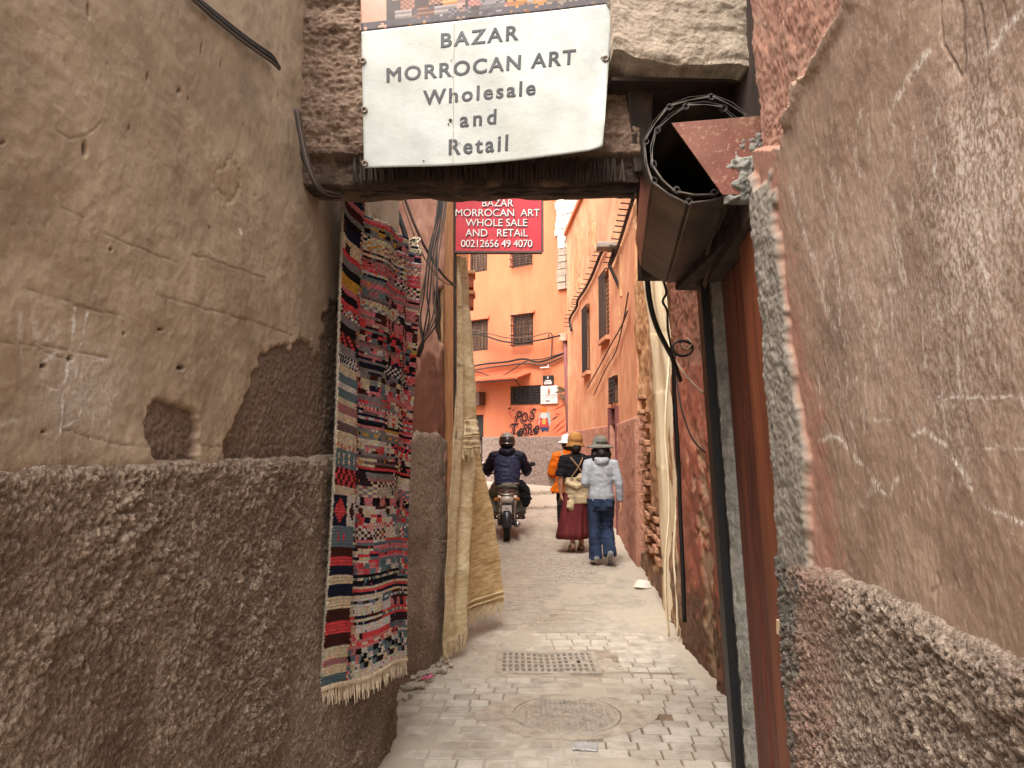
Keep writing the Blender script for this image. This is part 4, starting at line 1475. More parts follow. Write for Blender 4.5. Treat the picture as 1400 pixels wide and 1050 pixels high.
for body, u, v, sz, sx, sp in (('BAZAR', 680, 282.5, 14.5, .98, 1.0), ('MORROCAN  ART', 680, 296, 15, .98, .98), ('WHOLE SALE', 679, 309.5, 15, .98, .98), ('AND   RETAiL', 679, 323.5, 15, .95, 1.0), ('00212656 49 4070', 679, 338, 15, .93, .95)):
    c = at(u, v, YS)
    k = YS / FPX
    for nm, dx, dz, lift, mt in (('lettering_shadow', .006, -.006, .002, M_MAROON), ('lettering', 0, 0, .005, M_WHITE)):
        lettering(nm, body, lambda x, y, l, c=c, lift=lift, dx=dx, dz=dz: (c.x + x + dx, YS - l - lift, c.z + y + dz), sz * k * 1.0, mt, rs, thick=.0, bold=.0, space=sp, sx=sx)
MB().tube([at(622, 240, YS), at(622, 600, 5.3)], .012, n=6).build('bracket_post', M_DARK_AND_SHADE, rs)

# ================================================================== STRIPED WOVEN RUG
PAL = {'n': (36, 40, 62), 'b': (78, 42, 38), 'r': (232, 84, 90), 'p': (226, 136, 142), 'c': (232, 214, 186), 's': (116, 136, 146), 'g': (150, 144, 144), 'm': (186, 128, 130), 'y': (218, 170, 74), 'k': (32, 27, 29), 'w': (230, 224, 218), 'd': (128, 106, 108), 't': (98, 120, 130)}
NC, NR = 72, 168
rr_ = random.Random(23)
art = [['g'] * NC for _ in range(NR)]
# right part and top: small irregular blocks in horizontal courses
row = 0
while row < NR:
    f = row / NR
    h = rr_.choice((2, 2, 3, 3, 4, 5))
    pal = 'crrkcswpncrbctsw' if f < .34 else ('krcgpwbrcpsnycw' if f < .62 else 'gpkrpcyngcmprwsb')
    cs = rr_.sample(pal, 3)
    kind = rr_.choice(('blocks', 'blocks', 'check', 'stripe', 'dash', 'patch'))
    x = 0
    while x < NC:
        w = rr_.choice((4, 6, 8, 10, 14))
        if rr_.random() < .35:
            cs = rr_.sample(pal, 3)
        per = rr_.choice((1, 2, 2, 3))
        for j in range(row, min(NR, row + h)):
            for i in range(x, min(NC, x + w)):
                q = j - row
                if kind == 'check':
                    cc = cs[((i // per) + q) % 2]
                elif kind == 'stripe':
                    cc = cs[q % 3]
                elif kind == 'dash':
                    cc = cs[0] if q % 2 == 0 else cs[1 + ((i // (per + 1)) % 2)]
                elif kind == 'blocks':
                    cc = cs[(i // (per + 2) + (q // 2)) % 3]
                else:
                    cc = cs[0] if (i - x) < w // 2 else cs[1]
                art[j][i] = cc if rr_.random() > .05 else rr_.choice(pal)
        x += w
    row += h
for j in range(NR):     # a calmer striped ground in the upper half
    if .36 < j / NR < .98 and rr_.random() < .26:
        c = rr_.choice('gpmdg')
        a = rr_.randint(16, 30)
        for i in range(a, min(NC, a + rr_.randint(6, 26))):
            art[j][i] = c
# banded left part, listed from the hem upward: (rows, colour or motif)
bands = [(3, 't'), (3, 'c'), (2, 'm'), (4, 'c'), (4, 'b'), (4, 'r'), (4, 'b'), (4, 'c'), (4, 'n'), (3, 'c'), (3, 'n'), (3, 'r'), (3, 'b'), (7, 'dots'), (10, 'diamond'), (3, 'c'), (6, 'checkr'), (6, 'bars'), (3, 'reddots'), (3, 'c'), (3, 'd'),
         (3, 'c'), (3, 'm'), (2, 'c'), (3, 's'), (2, 'w'), (3, 's'), (3, 'c'), (4, 'checkn'), (3, 'g'), (4, 'rb'), (3, 'k'), (3, 'g'), (3, 'wr'), (2, 'r'), (3, 'k'), (2, 'p'), (4, 'y'), (3, 'k'), (3, 'g'), (2, 'r'), (5, 'cb'), (4, 'nb'), (3, 'k'), (2, 'g'),
         (3, 'b'), (2, 'p'), (3, 'n'), (3, 'k'), (3, 'p'), (3, 'k'), (4, 'r'), (3, 'n'), (4, 'cb'), (3, 'g'), (3, 'w')]
row = 0
for h, kd in bands:
    for j in range(row, min(NR, row + h)):
        wid = 16 + (2 if (row // 9) % 2 else 0) - (3 if row > 100 else 0)
        q = j - row
        for i in range(wid):
            c = kd
            if kd == 'dots':
                c = 'r' if (2 <= q <= 4 and i in (4, 8)) else 's'
            elif kd == 'diamond':
                if i < 10:
                    c = 'r' if abs(i - 4.5) * 1.0 + abs(q - 4.5) < 4.4 else 'n'
                else:
                    c = 'b' if abs(i - 13.5) * 1.4 + abs(q - 4.5) < 3.4 else 'w'
            elif kd == 'checkr':
                c = 'r' if ((i // 2) + (q // 2)) % 2 else 'b'
            elif kd == 'checkn':
                c = 'n' if ((i // 1) + (q // 2)) % 2 else 'w'
            elif kd == 'bars':
                c = 'c' if (i % 4 == 2 and 1 <= q <= 4) else 's'
            elif kd == 'reddots':
                c = 'r' if i % 3 == 1 and q < 2 else 'c'
            elif kd == 'rb':
                c = 'r' if (i + q) % 5 < 2 else 'b'
            elif kd == 'wr':
                c = rr_.choice('wrgn')
            elif kd == 'cb':
                c = 'b' if (3 <= i <= 6 and q < 3) else 'c'
            elif kd == 'nb':
                c = 'n' if i > 2 else 'b'
            art[j][i] = c
    row += h

BL, BR, TR, TL = at(436, 944, 2.77), at(557, 898, 3.72), at(573, 338, 3.72), at(471, 236, 2.77)
rn = Vector((0.86, -0.45, 0)).normalized()
def rug_pt(s, t):
    p = (BL * (1 - s) + BR * s) * (1 - t) + (TL * (1 - s) + TR * s) * t
    f = .022 * math.sin(s * 11.0 + .5 + .5 * t) * (.35 + .65 * t) + .016 * math.sin(s * 23 + 2.0 + 1.2 * t) * t - .03 * math.exp(-((s - .30) / .05) ** 2) * (.3 + .7 * t) - .012 * math.exp(-((s - .80) / .05) ** 2) * t
    f += .012 * math.sin(t * 5 + s * 3)
    sag = -.05 * math.sin(s * math.pi) * t ** 4 + .012 * math.sin(s * 9 + 1) * (1 - t) ** 2
    return p + rn * f + Vector((0, 0, sag))
sub_r, sub_c = 3, 2
n, m = NC * sub_c + 1, NR * sub_r + 1
P = np.zeros((n, m, 3))
FC = np.zeros((n - 1, m - 1, 4))
shade = {k: np.array(lin(v)) for k, v in PAL.items()}
rowj = np.random.RandomState(4).rand(NR, NC, 3) * .30 + .85
for i in range(n):
    for j in range(m):
        c_ = i / sub_c
        r_ = j / sub_r
        wob = .16 * math.sin(c_ * .8 + r_ * .3) + .2 * math.sin(r_ * .9 + c_ * .25)
        p = rug_pt(c_ / NC, min(1, max(0, r_ / NR + wob * .0018)))
        ph = (j % sub_r)
        bulge = .0045 if ph != 0 else 0.0
        bulge += .0022 * math.sin(c_ * 9.1 + (r_ // 1) * 2.3)
        P[i, j] = p + rn * bulge
for i in range(n - 1):
    for j in range(m - 1):
        r_, c_ = j // sub_r, i // sub_c
        FC[i, j] = shade[art[r_][c_]]
        FC[i, j, :3] *= rowj[r_, c_]
M_WOOL = mk('knotted_wool', [(190, 186, 182), (235, 232, 228), (255, 252, 250)], scale=60, rough=.95, bump=.7, bdist=.004, bscale=260, attrcol='dye', spec=.1)
rug = thing('woven_rug', 'tall multicoloured striped and patchwork wool rug hanging on the left wall', 'rug', tuple(BL))
grid('pile', P, M_WOOL, rug, facecol=FC, back=tuple(rn * -.014), shell=True)
M_FRINGE = mk('cream_wool_fringe', [(176, 154, 130), (208, 188, 162), (222, 206, 182)], scale=40, rough=.95, bump=.5, bdist=.002, bscale=200)
fr_ = MB()
for k in range(150):
    s = (k + RND.uniform(0, 1)) / 150
    p = rug_pt(s, 0) + rn * -.004
    L = RND.uniform(.05, .095)
    dx = Vector((RND.uniform(-.012, .012), RND.uniform(-.012, .012), 0))
    fr_.tube([p + Vector((0, 0, .012)), p + dx * .4 + Vector((0, 0, -L * .5)), p + dx + Vector((0, 0, -L))], [.0036, .0032, .0016], n=4)
fr_.build('fringe', M_FRINGE, rug)['kind'] = 'stuff'
hem = MB().tube([rug_pt(s, .0) + rn * .002 + Vector((0, 0, -.008)) for s in np.linspace(0, 1, 60)], .010, n=6, flat=.6)
hem.build('hem', M_FRINGE, rug)
kn = at(563, 338, 3.70)
mb = MB()
for q in range(4):
    mb.tube(smooth_path([kn + Vector((RND.uniform(-.04, .04), 0, RND.uniform(-.05, .05))) for _ in range(5)]), .009, n=6)
mb.build('tie_knot', M_FRINGE, rug, smooth=True)

# ================================================================== BEIGE RUGS
M_KILIM = mk('cream_kilim_weave', [(182, 158, 120), (208, 187, 150), (224, 208, 176)], scale=16, stretch=(1, 1, 2.6), rough=.95, bump=.9, bdist=.008, bscale=50, spec=.1, stain=((164, 132, 86), 0.55), big=2.6)
M_STRAW = mk('golden_flatweave', [(158, 130, 90), (192, 163, 119), (212, 186, 145)], scale=22, stretch=(.35, .35, 2.2), rough=.95, bump=.7, bdist=.006, bscale=60, spec=.1)
M_CREAM = mk('cream_hanging_weave', [(196, 174, 140), (216, 198, 166), (226, 212, 184)], scale=10, stretch=(1, 1, .2), rough=.95, bump=.6, bdist=.006, bscale=100, spec=.1, stain=((184, 156, 118), 0.5), big=2)


def drape(name, rows, mat, parent, nfold, amp, seed, ns=60, nt=160, thick=.012):
    """rows: list of (left pixel, right pixel, left depth, right depth) from the hem upward; folds run down the cloth"""
    pts = []
    R_ = []
    for (a, b, ya, yb) in rows:
        R_.append((at(a[0], a[1], ya), at(b[0], b[1], yb)))
    P = np.zeros((ns + 1, nt + 1, 3))
    r = random.Random(seed)
    ph = [r.uniform(0, 6) for _ in range(4)]
    for j in range(nt + 1):
        t = j / nt * (len(R_) - 1)
        k = min(int(t), len(R_) - 2)
        f = t - k
        f = f * f * (3 - 2 * f)
        L, Rr = R_[k][0].lerp(R_[k + 1][0], f), R_[k][1].lerp(R_[k + 1][1], f)
        d = (Rr - L)
        nn = Vector((d.y, -d.x, 0))
        nn.normalize()
        for i in range(ns + 1):
            s = i / ns
            tt = j / nt
            a = amp * (math.sin(s * nfold * 6.28 + ph[0] + .8 * math.sin(tt * 3 + ph[1])) + .5 * math.sin(s * nfold * 13 + ph[2] + tt * 2)) * (.45 + .55 * tt if seed % 2 else 1)
            a += .004 * math.sin(tt * 40 + s * 5 + ph[3])
            P[i, j] = L.lerp(Rr, s) + nn * a
    # weft ribs
    P[..., 2] += 0
    o = grid(name, P, mat, parent, back=(-thick * .6, thick, 0), shell=True)
    return P


def tassels(P, parent, mat, count, L0, L1, seed, rad=.004):
    r = random.Random(seed)
    mb = MB()
    n = P.shape[0]
    for k in range(count):
        s = (k + r.random()) / count * (n - 1)
        i = min(int(s), n - 2)
        p = Vector(P[i, 0]).lerp(Vector(P[i + 1, 0]), s - i)
        L = r.uniform(L0, L1)
        d = Vector((r.uniform(-.25, .3), r.uniform(-.2, .2), 0)) * L
        q = [p + Vector((0, 0, .02)), p + d * .3 + Vector((0, 0, -L * .5)), p + d + Vector((0, 0, -L))]
        for e in q:
            e.z = max(e.z, .012)
        mb.tube(q, [rad, rad, rad * .5], n=4)
    o = mb.build('fringe', mat, parent)
    o['kind'] = 'stuff'
    return o


kil = thing('hanging_rug', 'long cream flatweave rug hung in folds at the corner of the left wall', 'rug', (-0.45, 5.6, 0.1))
P = drape('weave', [((604, 884), (637, 862), 5.20, 5.42), ((607, 800), (640, 770), 5.20, 5.46), ((612, 700), (645, 690), 5.22, 5.55), ((619, 600), (652, 600), 5.26, 5.65), ((623, 500), (648, 500), 5.30, 5.68), ((624, 420), (641, 420), 5.30, 5.7), ((624, 350), (636, 352), 5.30, 5.6)],
          M_KILIM, kil, 1.0, .022, 3)
tassels(P, kil, M_KILIM, 40, .05, .12, 1)
gold = thing('hanging_rug', 'golden straw coloured rug flaring out into the alley behind the cream one', 'rug', (-0.2, 6.5, 0.2))
P = drape('weave', [((636, 838), (690, 822), 5.75, 6.2), ((640, 780), (684, 765), 5.75, 6.2), ((642, 700), (672, 690), 5.75, 6.15), ((640, 640), (659, 640), 5.75, 6.1), ((634, 590), (650, 592), 5.75, 6.1), ((630, 545), (645, 550), 5.75, 6.0)],
          M_STRAW, gold, .7, .016, 4)
tassels(P, gold, M_KILIM, 46, .04, .13, 2)
mb = MB()
for dz in (.035, .075):
    mb.tube([Vector(P[i, 0]) + Vector((0, -.012 + .004 * math.sin(i), dz + .006 * (i % 2))) for i in range(0, 61)], .008, n=5)
mb.build('braid', M_KILIM, gold)
band = thing('hanging_rug', 'short cream fringed end of cloth folded over between the two beige rugs', 'rug', tuple(at(635, 600, 5.2)))
P = drape('weave', [((630, 618), (656, 610), 5.36, 5.62), ((630, 598), (655, 592), 5.36, 5.60), ((630, 575), (651, 570), 5.40, 5.62)], M_KILIM, band, 1.5, .012, 6, ns=40, nt=30)
tassels(P, band, M_KILIM, 26, .03, .09, 3)

crm = thing('hanging_rug', 'narrow cream textile hanging in folds on the right wall past the red wall', 'rug', (1.3, 6.2, 0.3))
P = drape('weave', [((908, 838), (934, 862), 6.9, 5.86), ((905, 760), (933, 770), 6.9, 5.86), ((898, 640), (930, 640), 6.9, 5.85), ((893, 540), (925, 530), 6.9, 5.85), ((888, 460), (915, 450), 6.9, 5.85), ((880, 390), (905, 370), 6.9, 5.85), ((876, 330), (898, 300), 6.9, 5.85)],
          M_CREAM, crm, 1.9, .03, 5)
tassels(P, crm, M_CREAM, 40, .06, .16, 4)
for k, uu in enumerate((912, 924)):
    mb = MB()
    mb.tube(smooth_path([at(uu + 3 * math.sin(q * 1.7 + k), 430 + q * 55, 5.80) for q in range(9)]), .010, n=5)
    mb.build('selvedge_cord', M_CREAM, crm, smooth=True)

# ================================================================== DRAIN GRATE, MANHOLE COVER, LOOSE THINGS ON THE GROUND
M_CAST_IRON = mk('dusty_cast_iron', [(136, 128, 118), (166, 157, 144), (182, 172, 158)], scale=14, rough=.7, metal=.15, bump=.3, bdist=.002, stain=((176, 162, 140), 0.6), big=4)
M_VOID = plain('drain_shaft_shade', (16, 14, 13), rough=.8)  # near-black: the shade down the drain is put into the colour
gr = thing('drain_grate', 'sagging iron drain grate set in broken concrete across the alley', 'drain grate', (GRATE[0], GRATE[1], 0))
gx0, gx1, gy0, gy1 = GRATE[0] - .325, GRATE[0] + .325, GRATE[1] - .23, GRATE[1] + .23
def gsag(x, y):
    return -.012 * math.exp(-((x - GRATE[0]) / .12) ** 2) * (1 if y > GRATE[1] else .4)
fm = MB()
for (a, b, c, d) in ((gx0 - .03, gx1 + .03, gy0 - .03, gy0), (gx0 - .03, gx1 + .03, gy1, gy1 + .03), (gx0 - .03, gx0, gy0, gy1), (gx1, gx1 + .03, gy0, gy1)):
    fm.box((a, c, -.05), (b, d, .006))
fm.build('frame', M_CAST_IRON, gr, bevel=.003)
NXG, NYG = 15, 5
for i in range(NXG + 1):
    x = gx0 + (gx1 - gx0) * i / NXG
    MB().rings([[Vector((x - .009, y, -.03 + gsag(x, y))), Vector((x + .009, y, -.03 + gsag(x, y))), Vector((x + .009, y, .004 + gsag(x, y))), Vector((x - .009, y, .004 + gsag(x, y)))] for y in np.linspace(gy0, gy1, 5)]).build('bar', M_CAST_IRON, gr)
for j in range(NYG + 1):
    y = gy0 + (gy1 - gy0) * j / NYG
    MB().rings([[Vector((x, y - .013, -.028 + gsag(x, y))), Vector((x, y + .013, -.028 + gsag(x, y))), Vector((x, y + .013, .0055 + gsag(x, y))), Vector((x, y - .013, .0055 + gsag(x, y)))] for x in np.linspace(gx0, gx1, 14)]).build('cross_bar', M_CAST_IRON, gr)
for i in (11, 12, 12, 13):
    x = gx0 + (gx1 - gx0) * (i + .5) / NXG
    MB().box((x - .02, gy0 + .20, -.02), (x + .02, gy0 + .28, .0)).build('clogged_cell', M_CONCPATCH, gr)
MB().box((gx0 - .02, gy0 - .02, -.24), (gx1 + .02, gy1 + .02, -.13)).build('shaft', M_VOID, gr)
for (x0, x1, y0, y1, nm) in ((gx0 - .19, gx0 - .035, gy0 - .02, gy1 - .06, 'concrete_collar'), (gx1 + .035, gx1 + .18, gy0 + .02, gy1 + .05, 'concrete_collar'), (gx0 - .16, gx1 + .16, gy1 + .035, gy1 + .10, 'concrete_collar'), (gx0 - .10, gx1 + .14, gy0 - .09, gy0 - .035, 'concrete_collar')):
    n_, m_ = 26, 20
    X_, Y_ = np.meshgrid(np.linspace(x0, x1, n_), np.linspace(y0, y1, m_), indexing='ij')
    Zc = -.006 + fbm(X_ * 9, Y_ * 9, 901, 4) * .02 + fbm(X_ * 40, Y_ * 40, 902, 2) * .004
    grid(nm, np.stack([X_ + fbm(X_ * 8, Y_ * 8, 903) * .012, Y_ + fbm(X_ * 8, Y_ * 8, 904) * .012, Zc], -1), M_CONCPATCH, gr, back=(0, 0, -.08))

mc = thing('manhole_cover', 'round dusty manhole cover with a raised stud pattern in worn concrete', 'manhole cover', (COVER[0], COVER[1], 0))
Rm = .30
disk = MB()
disk.loft([(COVER[0], COVER[1], -.05, Rm, Rm), (COVER[0], COVER[1], .002, Rm, Rm), (COVER[0], COVER[1], .005, Rm - .006, Rm - .006), (COVER[0], COVER[1], .005, Rm - .022, Rm - .022), (COVER[0], COVER[1], .0005, Rm - .026, Rm - .026)], n=64)
disk.build('disc', M_CAST_IRON, mc)
st = MB()
for i in range(-9, 10):
    for j in range(-9, 10):
        x, y = i * .029, j * .029
        if math.hypot(x, y) < Rm - .04 and not (abs(y) < .04 and (abs(abs(x) - .17) < .05 or abs(x) < .03)):
            c = Vector((COVER[0] + x, COVER[1] + y, .0025))
            a = .3 + (.9 if (i + j) % 2 else -.9)
            st.boxa(c, (math.cos(a) * .011, math.sin(a) * .011, 0), (-math.sin(a) * .0055, math.cos(a) * .0055, 0), (0, 0, .0025))
st.build('stud', M_CAST_IRON, mc)['kind'] = 'stuff'
for q in (-.17, 0, .17):
    c = Vector((COVER[0] + q, COVER[1], .003))
    MB().tube([c + Vector((.032 * math.cos(k * math.pi / 8), .032 * math.sin(k * math.pi / 8), 0)) for k in range(17)], .005, n=5, cap=False).build('lifting_eye', M_CONCPATCH, mc)
ring_ = MB()
nR = 48
r0 = [Vector((COVER[0] + (Rm + .006) * math.cos(2 * math.pi * k / nR), COVER[1] + (Rm + .006) * math.sin(2 * math.pi * k / nR), .0035)) for k in range(nR)]
r1 = [Vector((COVER[0] + (Rm + .10 + .02 * math.sin(k * .52 + 1)) * math.cos(2 * math.pi * k / nR) * 1.25, COVER[1] + (Rm + .05 + .015 * math.sin(k * .39)) * math.sin(2 * math.pi * k / nR), .0015)) for k in range(nR)]
lo = lambda r: [Vector((p.x, p.y, -.05)) for p in r]
ring_.rings([lo(r0), r0, r1, lo(r1)], cap=False)
ring_.build('concrete_collar', M_CONCPATCH, mc)


def stone(name, label, cat, c, r, mat, seed, group=None, flat=.6):
    rr = random.Random(seed)
    mb = MB()
    mb.ball((0, 0, 0), 1.0, 10, 7)
    vs = []
    for p in mb.v:
        p = Vector(p)
        k = 1 + .3 * math.sin(p.x * 3 + seed) * math.sin(p.y * 2.7 + seed * 2) + .12 * math.sin(p.z * 5 + seed)
        vs.append((c[0] + p.x * r * k, c[1] + p.y * r * k * .8, c[2] + max(-.9, p.z) * r * flat * k))
    mb.v = vs
    o = mb.build(name, mat, None, smooth=False)
    tag(o, label, cat, group)
    return o


p = gnd(878, 806, .0)
M_PALE = mk('pale_limestone', [(196, 186, 172), (224, 216, 204)], scale=12, bump=.5, bdist=.004)
stone('stone', 'pale loose stone lying alone on the pavement by the right wall', 'stone', (p.x, p.y, .045), .085, M_PALE, 3)
p = gnd(800, 1022)
M_FOIL = mk('crumpled_silver_wrapper', [(168, 168, 166), (206, 206, 204)], scale=60, rough=.35, metal=.4, bump=1.0, bdist=.006, bscale=50)
X_, Y_ = np.meshgrid(np.linspace(-.062, .062, 24), np.linspace(-.05, .05, 18), indexing='ij')
Zc = .006 + np.abs(fbm(X_ * 30, Y_ * 30, 950, 3)) * .014
foil = grid('wrapper', np.stack([p.x + X_ + Y_ * .15, p.y + Y_ - X_ * .1, Zc], -1), M_FOIL, None, back=(0, 0, -.004), shell=True, smooth=False)
tag(foil, 'crumpled silver wrapper pressed flat on the near pavement', 'wrapper')
rub = MB()
for _ in range(150):
    t = RND.random()
    u, v = 553 + 55 * t + RND.uniform(-12, 10), 938 - 48 * t + RND.uniform(-10, 24)
    c = gnd(u, v)
    r = RND.choice((.006, .008, .01, .012, .018, .026))
    b0 = len(rub.v)
    rub.ball((c.x, c.y, r * .5 + .01), (r * RND.uniform(.8, 1.4), r * RND.uniform(.7, 1.1), r * RND.uniform(.5, .8)), 6, 4)
    rub.v[b0:] = [(x + RND.uniform(-.2, .2) * r, y + RND.uniform(-.2, .2) * r, z + RND.uniform(-.15, .15) * r) for x, y, z in rub.v[b0:]]
rub = rub.build('rubble', M_CONCPATCH, None)
rub['kind'] = 'stuff'
rub['label'] = 'loose rubble and grit in the gutter beneath the pink wall'
p = gnd(584, 934)
X_, Y_ = np.meshgrid(np.linspace(-.035, .035, 12), np.linspace(-.02, .02, 8), indexing='ij')
cw = grid('wrapper', np.stack([p.x + X_, p.y + Y_ + X_ * .5, .03 + np.abs(fbm(X_ * 50, Y_ * 50, 955, 3)) * .03], -1), plain('pink_foil', (196, 96, 122), rough=.4), None, back=(0, 0, -.004), shell=True, smooth=False)
tag(cw, 'small pink sweet wrapper in the rubble under the striped rug', 'wrapper')
# bigger broken lumps in the rubble, each a thing
for i, (u, v, r, lb) in enumerate(((560, 931, .05, 'flat grey broken lump lying at the foot of the dark wall'), (588, 922, .04, 'small angular lump beside the pink sweet wrapper'), (600, 905, .045, 'rounded rubble lump just under the fringe of the cream rug'))):
    c = gnd(u, v)
    stone('rubble_lump', lb, 'rubble', (c.x, c.y, .02), r, M_CONCPATCH, 20 + i, 'broken lumps at the foot of the left wall', .4)

# ================================================================== CABLES
M_CABLE = plain('black_cable_sheath', (30, 28, 28), rough=.6)
M_CABLEB = plain('brown_grey_cable', (86, 70, 60), rough=.7)
M_CABLEW = plain('dusty_pale_cable', (166, 140, 116), rough=.8)


def cable(label, px, r, mat, Y=None, group=None, parent=None, name='cable', k=6):
    pts = [at(q[0], q[1], q[2] if len(q) > 2 else Y) for q in px]
    mb = MB().tube(smooth_path(pts, k), r, n=7)
    o = mb.build(name, mat, parent, smooth=True)
    if parent is None:
        tag(o, label, 'cable', group)
    return o


def onL(u, v, off=.02):
    d = ray(u, v)
    # x = -.62 - .085 * (3.94 - y) + off
    t = (-.62 - .085 * 3.94 + off) / (d.x - .085 * d.y)
    return (u, v, d.y * t)


cb = thing('cable_run', 'pair of dark cables stapled diagonally across the upper left wall', 'cable', tuple(at(*onL(330, 50))))
for dv, r, mt in ((0, .006, M_CABLE), (5, .005, M_CABLEB), (-5, .004, M_CABLEB)):
    cable('', [onL(262 + dv * .3, -6 + dv), onL(300, 26 + dv), onL(330, 50 + dv), onL(355, 68 + dv), onL(372, 80 + dv), onL(382, 93 + dv * .3)], r, mt, parent=cb, name='strand')
cb = thing('cable_run', 'bundle of grey cables curling under the left end of the lintel', 'cable', tuple(at(420, 220, 2.45)))
for k_ in range(3):
    o_ = k_ * 3
    cable('', [(403 + o_, 150, 2.36), (409 + o_, 185, 2.36), (418 + o_, 225, 2.36), (432 + o_, 256, 2.38), (448 + o_, 270 - o_, 2.42), (466, 271 - o_, 2.5)], .004 + .0015 * (k_ == 1), (M_CABLE, M_CABLEB, M_DARK_AND_SHADE)[k_], parent=cb, name='strand')
cable('thick black cable dropping behind the top of the striped rug', [(530, 235, 4.3), (536, 268, 4.3), (545, 295, 4.3), (553, 318, 4.3), (557, 338, 4.3)], .016, M_CABLE)
cable('brown twin cable crossing the pink wall towards the red sign', [(545, 240, 4.5), (553, 270, 4.55), (568, 310, 4.6), (585, 345, 4.7), (605, 375, 4.9), (623, 392, 5.15)], .009, M_CABLEB)
cable('pale cord sweeping over the pink wall below the brown twin cable', [(548, 268, 4.5), (565, 318, 4.6), (580, 352, 4.7), (598, 378, 4.85), (612, 388, 5.0), (624, 391, 5.2)], .006, M_CABLEW)
bun = thing('cable_bundle', 'loose bundle of dark wires hanging in front of the pink wall', 'cable', tuple(at(585, 400, 4.55)))
for k_, (a, b, c, e) in enumerate(((597, 588, 577, 578), (601, 590, 584, 577), (604, 593, 588, 576), (607, 596, 592, 575), (599, 586, 580, 579), (603, 597, 598, 578), (609, 600, 596, 576))):
    cable('', [(a + 3, 235, 4.5), (a, 290, 4.5), (b, 345, 4.48), (c, 400, 4.46), (c + (3 if k_ % 2 else -5), 435, 4.45), (e, 470, 4.46), (e - 6, 488, 4.5)], .005, M_CABLE if k_ % 3 else M_CABLEB, parent=bun, name='strand')
cable('thick black cable bowing down from the roller shutter to the red wall', [(884, 372, 3.6), (888, 410, 3.65), (897, 445, 3.75), (910, 472, 3.9), (920, 492, 4.1), (930, 520, 4.3)], .014, M_CABLE)
cable('thin curly wire hanging below the end of the shutter', [(907, 384, 3.5), (911, 400, 3.5), (906, 412, 3.5), (912, 425, 3.55), (913, 450, 3.7), (919, 490, 4.0), (921, 560, 4.3), (926, 640, 4.45)], .006, M_CABLE)
cable('black downpipe cable running down the edge of the red wall', [(921, 480, 4.5), (922, 540, 4.5), (927, 620, 4.5), (930, 700, 4.5), (934, 790, 4.5), (936, 850, 4.5)], .013, M_CABLE)
cable('long thin wire looping over the face of the red wall', [(925, 520, 4.42), (932, 560, 4.3), (944, 595, 4.2), (957, 613, 4.1), (964, 618, 4.05)], .005, M_CABLE)
cable('pale pair of wires slanting across the top of the red wall', [(921, 490, 4.42), (932, 506, 4.3), (945, 522, 4.2), (962, 538, 4.05)], .007, M_CABLEW)
coil = thing('cable_coil', 'coiled cable end fixed high on the red wall beside the shutter', 'cable', tuple(at(933, 475, 4.3)))
mb = MB()
c = at(932, 477, 4.22)
mb.tube(smooth_path([c + Vector((.06 * math.cos(q * .9), -.01 * q * .3, .045 * math.sin(q * .9))) for q in range(14)]), .006, n=6)
mb.build('coil_loop', M_CABLE, coil, smooth=True)
mb = MB().tube(smooth_path([at(930, 468, 4.2), at(938, 478, 4.18), at(945, 470, 4.2), at(940, 462, 4.22)]), .005, n=6)
mb.build('loose_end', M_CABLEW, coil, smooth=True)
def on_side(u, v, off=.06):
    d = ray(u, v)
    for (o, n_) in ((SEG[1], n2), (SEG[0], n1)):
        q = Vector((o[0], o[1], 0)) + n_ * off
        t = (q - Vector((0, 0, CAMZ))).dot(n_) / d.dot(n_)
        p = Vector((0, 0, CAMZ)) + d * t
        if p.y >= 12.0 or o is SEG[0]:
            break
    return (u, v, p.y)


# stapled lines along the orange house
for lb, px, r, mt in (('twisted black line climbing the orange house from the corner box to the lamp', [(781, 452), (779, 436), (788, 420), (790, 410), (800, 395), (810, 375), (820, 350), (827, 338)], .030, M_CABLE),
                      ('black line with spikes rising from the lamp towards the lintel', [(833, 366), (842, 345), (851, 318), (858, 295), (866, 270)], .026, M_CABLE),
                      ('thin wire sagging across the middle of the orange house', [(803, 530), (820, 500), (836, 470), (850, 445), (858, 425)], .012, M_CABLEB),
                      ('thin brown wire dropping diagonally to the small grille', [(812, 540), (828, 505), (842, 480), (852, 440), (859, 400)], .010, M_CABLEB)):
    pts = [at(*on_side(u, v, .05)) for u, v in px]
    o = MB().tube(smooth_path(pts), r, n=6).build('cable', mt, None, smooth=True)
    tag(o, lb, 'cable')
    if 'spikes' in lb or 'twisted' in lb:
        for q in smooth_path(pts, 3)[1:-1]:
            hang(MB().tube([q + n2 * .02, q + n2 * .14 + Vector((0, 0, .01))], .010, n=5).build('cable_pin', M_IRON, None), o)
lampf = thing('wall_lamp', 'small grey street lamp bracket fixed high on the orange house', 'lamp', tuple(at(*on_side(829, 345))))
c = at(*on_side(829, 337, .2))
MB().boxa(c, (.16, 0, 0), (0, .14, 0), (0, 0, .05)).build('lamp_head', plain('grey_lamp_metal', (150, 140, 130)), lampf, bevel=.02)
MB().tube([c + Vector((.15, 0, 0)), c + Vector((.05, .05, -.3)), c + Vector((.25, .05, -.75))], .03, n=6).build('arm', M_IRON, lampf)
flood = thing('floodlight', 'small square floodlight under the lintel beside the orange wall', 'floodlight', tuple(at(855, 262, 6.2)))
c = at(856, 263, 6.2)
MB().boxa(c, (.055, 0, .01), (0, .05, 0), (0, 0, .035)).build('housing', plain('pale_grey_housing', (170, 160, 148)), flood, bevel=.006)
MB().tube([c, c + Vector((.12, .05, .03))], .012, n=6).build('bracket', M_IRON, flood)

